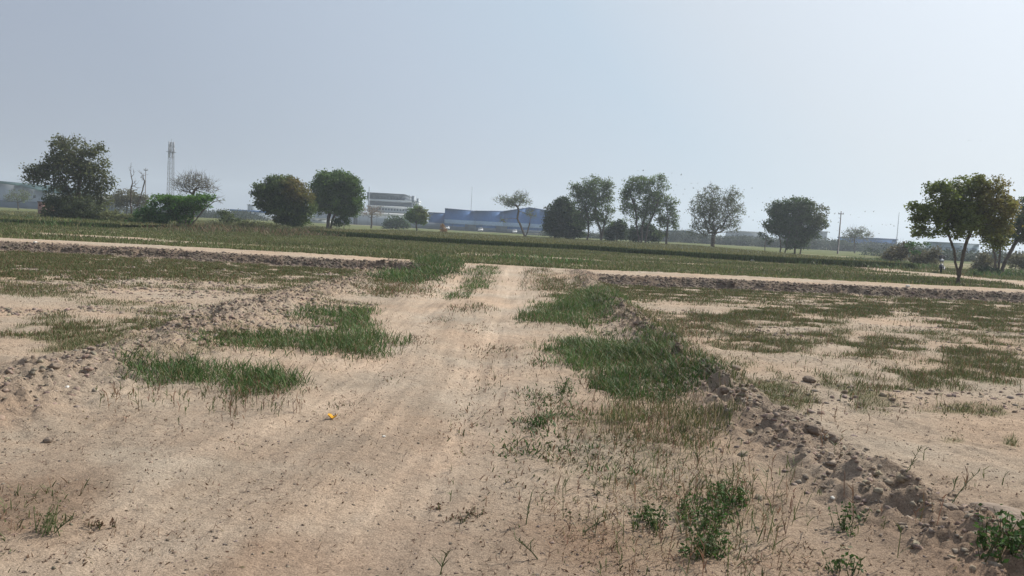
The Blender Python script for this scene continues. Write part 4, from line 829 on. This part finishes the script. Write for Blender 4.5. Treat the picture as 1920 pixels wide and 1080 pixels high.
def tank(label, px, y0, y1, w, D):
    x = xl(px, D, 8); a, b_, = zl(px, y0, D), zl(px, y1, D); t = thing('roof_tank', (x, D, b_), label, 'tank', 'tanks on the factory roof'); r = w*D/F/2
    m = b_+(a-b_)*.35; b = Buf(); tube(b, [[x, D, m], [x, D, m+(a-m)*.15], [x, D, a-.3], [x, D, a]], [r*.5, r, r, r*.7], 14, GREYB*.9); b.build('tank_body', M_metal, t)
    for s in (-1, 1):
        b = Buf(); tube(b, [[x+s*r*.6, D, b_-4], [x+s*r*.6, D, m+.1]], .16, 6, GREYB); b.build('leg', M_metal, t)
tank('larger grey tank at the right end of the factory roof', 774.5, 367, 383, 7, 335); tank('smaller grey tank right of the larger one', 783, 372, 383, 5.5, 335)
# grey shed at the far left
D = 250; t = thing('grey_shed', (xl(30, D), D, .1), 'big pale grey shed with a green roof edge at the far left', 'shed', 'far industrial buildings')
xs = np.array([xl(-120, D), xl(-20, D), xl(40, D), xl(80, D), xl(125, D)]); zs = np.array([zl(-20, 338, D), zl(-20, 341, D), zl(40, 349, D), zl(80, 359, D), zl(125, 368, D)])
zb = zl(40, 377, D); b = Buf(); slab(b, xs, zs*0+zb, zs, D, D+40, np.array([.34, .38, .43])); b.build('wall', M_wall, t)
b = Buf(); slab(b, xs, zs*0, zs*0+zb-.02, D-1.5, D+40, np.array([.10, .125, .155])); b.build('lower_wall', M_wall, t)
b = Buf(); slab(b, xs, zs+.02, zs+.65, D-.8, D+40.5, np.array([.10, .17, .16])); b.build('roof_edge', M_metal, t)
bld('window', t, [(xl(63, D), xl(67, D), D-.2, D-.02, zl(65, 371, D), zl(65, 366, D))], GREYB*.35)
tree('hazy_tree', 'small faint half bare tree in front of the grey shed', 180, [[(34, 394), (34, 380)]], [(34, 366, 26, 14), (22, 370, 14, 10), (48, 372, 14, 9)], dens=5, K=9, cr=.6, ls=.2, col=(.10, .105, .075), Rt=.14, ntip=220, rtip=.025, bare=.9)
D = 215; t = thing('white_shed', (xl(160, D), D, .1), 'pale roofed low shed seen between the far left tree trunks', 'shed', 'far industrial buildings')
bld('wall', t, [(xl(92, D), xl(212, D), D, D+6, 0, zl(150, 372, D))], np.array([.13, .155, .17])); bld('roof', t, [(xl(90, D), xl(214, D), D-.6, D+7, zl(150, 372, D)+.003, zl(150, 366, D))], np.array([.66, .65, .58]))
for a in (100, 150, 190): bld('door', t, [(xl(a, D), xl(a, D)+2.4, D-.15, D-.02, 0, 2.8)], np.array([.05, .06, .07]))
D = 95; t = thing('brick_hut', (xl(76, D), D, .1), 'tiny pinkish hut at the left edge of the far left bushes', 'hut')
bld('wall', t, [(xl(71, D), xl(85, D), D, D+2, 0, zl(77, 379, D))], np.array([.42, .26, .22])); bld('roof', t, [(xl(70.5, D), xl(85.5, D), D-.15, D+2.15, zl(77, 379, D)+.003, zl(77, 377.6, D))], np.array([.2, .16, .14])); bld('window', t, [(xl(73.5, D), xl(76.5, D), D-.06, D-.01, zl(75, 386.5, D), zl(75, 382.5, D))], np.array([.16, .05, .06]))
# distant blocks
def simple_block(name, label, px0, px1, ytop, D, C, depth=25, roof=None, win=0, rr=1.5, cat='building'):
    cxp = (px0+px1)/2; t = thing(name, (xl(cxp, D), D, .1), label, cat, 'far industrial buildings'); za = zl(cxp, ytop, D); a, c_ = xl(px0, D, 4), xl(px1, D, 4)
    bld('wall', t, [(a, c_, D, D+depth, 0, za)], C); bld('roof', t, [(a-.4, c_+.4, D-.5, D+depth+.5, za+.003, za+rr*D/F)], roof if roof is not None else C*.7)
    for i in range(win): bld('window', t, [(a+(c_-a)*(i+.25)/win, a+(c_-a)*(i+.75)/win, D-.15, D-.02, za*.55, za*.75)], C*.4)
simple_block('low_building', 'dim blue roofed building left of the round trees', 433, 486, 397, 380, GREYB*.9, roof=BLUE, win=8, rr=3.5)
simple_block('block_tower', 'small faint tower above the dim blue roofed building', 464, 475, 385, 520, GREYB*1.1, 12, win=2)
simple_block('blue_shed', 'small distant blue shed right of the central trees', 1262, 1292, 434, 420, BLUE, win=4)
simple_block('curved_shed', 'pale low shed between ball shaped and domed trees', 1385, 1432, 436, 400, GREYB*1.1, roof=PALE, win=6, rr=2)
simple_block('far_block', 'dim low block right of the domed tree', 1530, 1550, 435, 420, GREYB*.8, win=3)
simple_block('blue_shed', 'long low blue shed right of the faint half bare tree', 1618, 1680, 449, 330, BLUE, roof=BLUE*.6, win=9, rr=2.5)
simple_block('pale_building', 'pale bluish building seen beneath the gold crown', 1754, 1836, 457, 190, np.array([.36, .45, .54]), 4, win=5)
simple_block('boundary_wall', 'long low wall at the foot of the blue warehouse', 985, 1028, 437.5, 240, np.array([.6, .6, .58]), .4, win=0, rr=.4, cat='wall')
simple_block('pale_shed', 'pale sheet building beyond the tall dense green tree', 572, 606, 410, 300, np.array([.5, .52, .53]), win=3)
# telecom tower
D = 360; x = xl(320, D, 15); zt = zl(320, 267, D); t = thing('telecom_tower', (x, D, .1), 'tall grey lattice telecom tower rising behind the bare tree', 'tower')
b = Buf(); N_ = 15; zz = np.linspace(.1, zt, N_); hw = np.linspace(1.25, .85, N_); cs = np.array([[-1, -1], [1, -1], [1, 1], [-1, 1]])
LP = np.stack([np.stack([x+cs[j, 0]*hw, D+cs[j, 1]*hw, zz], 1) for j in range(4)])
CT = np.array([.07, .07, .075])
for j in range(4):
    p = LP[j]; tube(b, p, .10, 6, CT); q = LP[(j+1) % 4]
    frus(b, p[:-1], q[1:], .04, .04, 4, CT); frus(b, q[:-1], p[1:], .04, .04, 4, CT); frus(b, p, q, .04, .04, 4, CT)
b.build('lattice_frame', M_metal, t)
for i, (f, a) in enumerate([(.97, 0), (.97, 2.1), (.97, 4.2), (.9, .8), (.9, 2.9), (.9, 5), (.83, 1.5), (.83, 4.4)]):
    b = Buf(); cx_, cy_, cz = x+1.15*math.cos(a), D+1.15*math.sin(a), zt*f; box(b, cx_-.28, cx_+.28, cy_-.15, cy_+.15, cz-1.3, cz+1.3, np.array([.4, .4, .42])); b.build('antenna_panel', M_fine, t)
b = Buf(); tube(b, [[x, D, zt-.5], [x, D, zt+1.6]], [.1, .04], 6, CT); b.build('lightning_rod', M_metal, t)
b = Buf(); box(b, x-1.6, x+1.6, D-1.6, D+1.6, zt*.865, zt*.87, CT); b.build('platform', M_metal, t)
# far hazy tree belt
for (name, label, x0p, x1p, yt, D, n) in [('far_woods', 'hazy low belt of far trees behind the central and right trees', 1130, 1720, 441, 255, 1500), ('far_woods', 'faint far tree belt left of the round trees', 205, 490, 393, 260, 420), ('far_woods', 'low hazy trees beyond the blue warehouse', 1020, 1150, 440, 235, 240),
                                          ('far_woods', 'pale green far trees beyond the golden tree', 1690, 1960, 478, 140, 420)]:
    b = Buf(); pxs = rng.uniform(x0p, x1p, n); Ds = D+rng.uniform(-8, 8, n)
    hh = .35+.65*fbm(pxs*.018, 0*pxs, 3, 110)*1.3
    ztp = np.array([zl(p, yt+.052*(p-(x0p+x1p)/2), dd) for p, dd in zip(pxs, Ds)]); zz = rng.random(n)**.7*ztp*np.minimum(hh, 1.1)
    xx = np.array([locx(p, dd, 2.) for p, dd in zip(pxs[:60], Ds[:60])]); xx = np.interp(pxs, np.sort(pxs[:60]), xx[np.argsort(pxs[:60])])
    P = np.stack([xx, Ds, np.maximum(zz, .5)], 1); k = 40; idx = np.repeat(np.arange(n), k); cc = np.array([.045, .062, .040])*rng.uniform(.7, 1.3, (n, 1))
    leaves(b, P[idx]+rng.normal(0, .7, (n*k, 3))*[1.2, 1.2, .75], np.full(n*k, .45), cc[idx]*rng.uniform(.75, 1.25, (n*k, 1)), .5, .7)
    tag(b.build(name, M_leaf), label, 'trees', None, 'stuff')

# ---------------------------------------------------------------- vehicles
def wheel(b, c, r, w, ax, C, n=18):
    """tyre ring, ax = unit axle direction"""
    a = np.linspace(0, 2*np.pi, n, endpoint=False); ax = np.array(ax, float); u = np.array([0, 0, 1.]); v = np.cross(ax, u)
    rings = [(r*.72, -w*.5), (r*.94, -w*.5), (r, -w*.25), (r, w*.25), (r*.94, w*.5), (r*.72, w*.5)]
    V = np.concatenate([np.array(c)+ax*o+(np.cos(a)[:, None]*v+np.sin(a)[:, None]*u)*q for q, o in rings]); m = len(rings)
    i = np.arange(n); j = (i+1) % n; Q = np.concatenate([np.stack([k*n+i, k*n+j, ((k+1) % m)*n+j, ((k+1) % m)*n+i], 1) for k in range(m)]); b.add(V, Q, None, C)
D = 52; x, y = xl(1764, D, .2), float(D); z = zat(x, y)
t = thing('motorcycle', (x, y, z), 'dark motorcycle on the pale path left of the golden tree trunk', 'motorcycle')
an = math.radians(62); fw = np.array([math.cos(an)*-1, -math.sin(an), 0]); sd = np.array([-fw[1], fw[0], 0]); o0 = np.array([x, y, z])
def mp(f, s, u): return o0+fw*f+sd*s+np.array([0, 0, u])
DKM = np.array([.02, .022, .028])
for f in (.64, -.64):
    w_ = Buf(); wheel(w_, mp(f, 0, .30), .30, .10, sd, DKM*.7); wo = w_.build('wheel', M_fine, t)
    b = Buf(); 
    for k in range(6): a = k*math.pi/3; frus(b, mp(f, 0, .30), mp(f+.22*math.cos(a), 0, .30+.22*math.sin(a)), .012, .012, 4, PALE*.25)
    b.build('rim', M_metal, wo)
def loft(b, secs, C, n=12):
    V = []; a = np.linspace(0, 2*np.pi, n, endpoint=False)
    for (f, u, hs, hu) in secs: V += [mp(f, math.cos(q)*hs, u+math.sin(q)*hu) for q in a]
    m = len(secs); i = np.arange(n); j = (i+1) % n; Q = np.concatenate([np.stack([k*n+i, k*n+j, (k+1)*n+j, (k+1)*n+i], 1) for k in range(m-1)])
    b.add(V, Q, np.concatenate([[[0, p, p+1] for p in range(1, n-1)], [[(m-1)*n, (m-1)*n+p+1, (m-1)*n+p] for p in range(1, n-1)]]), C)
b = Buf(); loft(b, [(.42, .80, .05, .05), (.32, .84, .12, .11), (.1, .86, .15, .12), (-.1, .82, .11, .08), (-.15, .8, .05, .04)], DKM*1.5); b.build('fuel_tank', M_paint, t, True)
b = Buf(); loft(b, [(-.08, .80, .08, .04), (-.25, .80, .13, .05), (-.6, .84, .14, .05), (-.85, .88, .10, .05), (-.92, .9, .04, .03)], DKM*.8); b.build('seat', M_fine, t, True)
b = Buf(); loft(b, [(.3, .45, .06, .1), (.2, .45, .14, .18), (-.15, .42, .15, .17), (-.28, .42, .08, .1)], DKM*2); b.build('engine', M_metal, t, True)
b = Buf()
for s in (-.07, .07): tube(b, [mp(.64, s, .3), mp(.5, s, .72), mp(.42, s, .98)], .022, 6, DKM*2)
b.build('fork', M_metal, t)
b = Buf(); tube(b, [mp(.40, -.36, 1.02), mp(.46, -.16, .99), mp(.46, .16, .99), mp(.40, .36, 1.02)], .016, 6, DKM); b.build('handlebar', M_metal, t)
for s in (-1, 1):
    b = Buf(); tube(b, [mp(.42, s*.24, 1.0), mp(.44, s*.3, 1.14)], .008, 5, DKM); V = IV1*[.065, .02, .045]+mp(.44, s*.31, 1.17); b.add(V, None, IT1, DKM); b.build('mirror', M_metal, t)
b = Buf(); V = IV1*.085+mp(.58, 0, .88); b.add(V, None, IT1, (.55, .6, .65)); b.build('headlight', M_paint, t, True)
b = Buf(); loft(b, [(.56, .62, .04, .03), (.64, .64, .07, .02), (.86, .56, .07, .02), (.95, .45, .05, .02)], DKM*1.4); b.build('front_mudguard', M_paint, t, True)
b = Buf(); tube(b, [mp(-.1, .17, .25), mp(-.5, .19, .33), mp(-.85, .2, .42)], [.03, .045, .045], 8, DKM*2); b.build('exhaust', M_metal, t)
b = Buf(); loft(b, [(-.6, .95, .12, .04), (-.66, 1.08, .2, .13), (-.92, 1.1, .2, .14), (-.98, 1.05, .12, .08)], DKM*1.1); b.build('luggage_bag', M_fine, t, True)
def car(label, px, D, C, front=True):
    x = xl(px, D, .5); t = thing('parked_car', (x, D, .15), label, 'car', 'cars parked before the blue warehouse'); hw, L = .85, 2.0; z = .15
    # body lofted along y, nose towards the field
    prof = [(-L, .45, .72), (-L+.1, .30, .85), (-.95, .28, .98), (1.6, .28, 1.0), (L, .4, .9)]
    b = Buf(); V = []
    for (yy, za, zb_) in prof: V += [[x-hw*.93, D+yy, z+za], [x+hw*.93, D+yy, z+za], [x+hw, D+yy, z+(za+zb_)/2], [x+hw*.9, D+yy, z+zb_], [x-hw*.9, D+yy, z+zb_], [x-hw, D+yy, z+(za+zb_)/2]]
    Q = []; T = [[0, 1, 2], [0, 2, 5], [2, 3, 4], [2, 4, 5]]; m = len(prof)
    for k in range(m-1): Q += [[k*6+i, k*6+(i+1) % 6, (k+1)*6+(i+1) % 6, (k+1)*6+i] for i in range(6)]
    T += [[a+(m-1)*6 for a in q] for q in T[:4]]; b.add(V, Q, T, C)
    cab = [(-.9, .99, .80, .02), (-.25, 1.45, .66, 0), (1.0, 1.47, .66, 0), (1.7, 1.0, .8, 0)]
    b.add([[x+s*w_*hw, D+yy, z+zz_] for (yy, zz_, w_, _) in cab for s in (-1, 1)], [[0, 1, 3, 2], [2, 3, 5, 4], [4, 5, 7, 6], [0, 2, 4, 6], [1, 7, 5, 3]], None, C); b.build('body', M_paint, t)
    b = Buf(); b.add([[x-.6, D-.86, z+1.03], [x+.6, D-.86, z+1.03], [x+.52, D-.33, z+1.42], [x-.52, D-.33, z+1.42]], [[0, 1, 2, 3]], None, (.03, .04, .05)); b.build('windscreen', M_paint, t)
    for sx in (-1, 1):
        b = Buf(); box(b, x+sx*.6-.14, x+sx*.6+.14, D-L-.02, D-L+.1, z+.62, z+.75, (.7, .72, .75)); b.build('headlight', M_paint, t)
        for yy in (-1.25, 1.25): b = Buf(); wheel(b, (x+sx*.78, D+yy, z+.31), .31, .2, (1, 0, 0), DKM); frus(b, [[x+sx*.74, D+yy, z+.31]], [[x+sx*.84, D+yy, z+.31]], .2, .17, 12, PALE*.6, True); b.build('wheel', M_fine, t)
car('white car seen head on between warehouse and leaning tree', 965, 272, np.array([.6, .61, .62])); car('white car left of the thin mast, before the blue warehouse', 901, 274, np.array([.5, .51, .52])); car('silver car at the left end of the blue warehouse', 838, 276, np.array([.45, .47, .49]))

# ---------------------------------------------------------------- birds
def bird_mesh():
    V, T = [], []
    a = np.linspace(0, 2*np.pi, 6, endpoint=False)
    for (yy, r) in [(-.17, .005), (-.12, .03), (-.03, .05), (.06, .045), (.12, .022), (.15, .028), (.19, .004)]: V += [[math.cos(q)*r, yy, math.sin(q)*r] for q in a]
    Q = [[k*6+i, k*6+(i+1) % 6, (k+1)*6+(i+1) % 6, (k+1)*6+i] for k in range(6) for i in range(6)]
    n = len(V)
    for s in (-1, 1):   # wings grow from the shoulder, raised then drooping
        o = len(V); V += [[s*.03, .07, .02], [s*.03, -.05, .02], [s*.17, .09, .10], [s*.17, -.05, .09], [s*.34, .0, .13], [s*.33, -.05, .12], [s*.17, .02, .115]]
        Q += [[o, o+2, o+3, o+1], [o+2, o+4, o+5, o+3]]; T += [[o+2, o+6, o+4], [o+6, o+3, o+5]]
    o = len(V); V += [[-.02, -.13, 0], [.02, -.13, 0], [.05, -.26, .0], [-.05, -.26, .0]]; Q += [[o, o+1, o+2, o+3]]
    b = Buf(); b.add(V, Q, T, (.035, .037, .045)); return b
proto = bird_mesh().build('bird', M_fine)
BP = [(1196, 320), (1206, 320), (1260, 325), (1277, 328), (1296, 344), (1308, 344), (1268, 347), (1284, 355), (1300, 353), (1266, 365), (1281, 364), (1258, 346), (1410, 353), (1444, 371), (1430, 380), (1415, 398), (1404, 407), (1428, 394), (1412, 413), (1420, 416),
      (1557, 413), (1572, 417), (1556, 424), (1555, 436), (1574, 409), (1570, 433), (1595, 403), (1610, 408), (1622, 397), (1638, 397), (1634, 424), (1648, 438), (1654, 421), (1662, 422), (1670, 421), (1676, 424), (1565, 401), (1552, 405), (1477, 260), (1482, 258), (1816, 264), (1821, 264), (1838, 264),
      (830, 234), (835, 235), (849, 237), (412, 151), (420, 145), (1420, 372), (1395, 356), (1460, 391), (1498, 378), (1522, 386)]
def where(px, py):
    if px < 500: return 'faint speck of a bird high over the tower side of the sky'
    if px < 900: return 'tiny bird in empty sky above the factory'
    if px < 1320: return 'small dark bird in the air around the central airy trees'
    if px < 1470: return 'small dark bird in the air between ball shaped and domed trees' if py > 300 else 'distant bird high above the domed tree'
    if px < 1500 and py < 300: return 'distant bird high above the domed tree'
    if px < 1570: return 'small dark bird close to the right side of the domed tree'
    if px < 1700: return 'small dark bird in the air around the utility pole'
    return 'distant bird high above the golden tree'
for i, (px, py) in enumerate(BP):
    o = proto if i == 0 else proto.copy()
    if i: COL.objects.link(o)
    D = 170. if i in (20, 21, 22, 15, 3) else float(rng.uniform(210, 310)); D = 380. if px < 900 or py < 300 else D
    o.location = wp(px, py, D); o.rotation_euler = (rng.uniform(-.3, .3), rng.uniform(-.5, .5), rng.uniform(0, 6.28)); s = rng.uniform(.85, 1.3); o.scale = (s, s, s*rng.uniform(.6, 1.8))
    tag(o, where(px, py), 'bird', 'birds of the flock')

# ---------------------------------------------------------------- air
hb = Buf(); box(hb, -1520, 1520, -620, 1520, -1.2, 60)
m, nt, N, L = newmat('haze_air'); out = N.new('ShaderNodeOutputMaterial'); pv = N.new('ShaderNodeVolumePrincipled')
pv.inputs['Color'].default_value = (.78, .88, 1, 1); pv.inputs['Density'].default_value = .0006; pv.inputs['Anisotropy'].default_value = .3
L.new(pv.outputs[0], out.inputs['Volume']); hz = hb.build('haze', m); tag(hz, 'thin bluish haze over the whole plain', 'haze', None, 'stuff')

# ---------------------------------------------------------------- light
SKYR = [(.25, (.36, .41, .50)), (.48, (.455, .525, .625)), (.635, (.49, .595, .70)), (.73, (.60, .665, .735)), (.87, (.73, .80, .88))]
EL, AZ = math.radians(42), math.radians(53)    # azimuth clockwise from the viewing direction
w = bpy.data.worlds.new('World'); sc.world = w; w.use_nodes = True; nt = w.node_tree; nt.nodes.clear()
sky = nt.nodes.new('ShaderNodeTexSky'); sky.sky_type = 'NISHITA'; sky.sun_disc = False; sky.sun_elevation = EL; sky.sun_rotation = AZ
sky.altitude = 200; sky.air_density = 1.0; sky.dust_density = 4.0; sky.ozone_density = 1.5
NN, LL = nt.nodes.new, nt.links.new
sk = NN('ShaderNodeVectorMath'); sk.operation = 'SCALE'; sk.inputs['Scale'].default_value = .10; LL(sky.outputs[0], sk.inputs[0])
tcw = NN('ShaderNodeTexCoord'); dt = NN('ShaderNodeVectorMath'); dt.operation = 'DOT_PRODUCT'; LL(tcw.outputs['Generated'], dt.inputs[0])
dt.inputs[1].default_value = (math.sin(AZ)*math.cos(EL), math.cos(AZ)*math.cos(EL), math.sin(EL))
cr = NN('ShaderNodeValToRGB'); el = cr.color_ramp.elements; LL(dt.outputs['Value'], cr.inputs[0])   # milky air, brighter towards the sun
el[0].position = .0; el[0].color = (.325, .355, .435, 1); el[1].position = 1; el[1].color = (1.0, 1.0, 1.0, 1)
for p_, c_ in SKYR:
    e = el.new(p_); e.color = (*c_, 1)
mxw = NN('ShaderNodeMix'); mxw.data_type = 'RGBA'; mxw.inputs[0].default_value = .85; LL(sk.outputs[0], mxw.inputs[6]); LL(cr.outputs[0], mxw.inputs[7])
bg = NN('ShaderNodeBackground'); bg.inputs['Strength'].default_value = 1.0; wo = NN('ShaderNodeOutputWorld'); LL(mxw.outputs[2], bg.inputs[0]); LL(bg.outputs[0], wo.inputs[0])
sun = bpy.data.objects.new('sun', bpy.data.lights.new('sun', 'SUN')); COL.objects.link(sun)
sun.data.energy = 4.8; sun.data.angle = math.radians(.6); sun.data.color = (1, .94, .86)
dv = Vector((math.sin(AZ)*math.cos(EL), math.cos(AZ)*math.cos(EL), math.sin(EL))); sun.rotation_euler = (-dv).to_track_quat('-Z', 'Y').to_euler()
vs = sc.view_settings; sc.display_settings.display_device = 'sRGB'; vs.view_transform = 'Standard'; vs.look = 'None'; vs.gamma = 1; vs.exposure = 0.12
sc.render.engine = 'CYCLES'; cy = sc.cycles; cy.use_denoising = True; cy.max_bounces = 6; cy.transparent_max_bounces = 4; cy.volume_bounces = 1; cy.diffuse_bounces = 3
for o in bpy.data.objects:
    if '_o' in o: del o['_o']
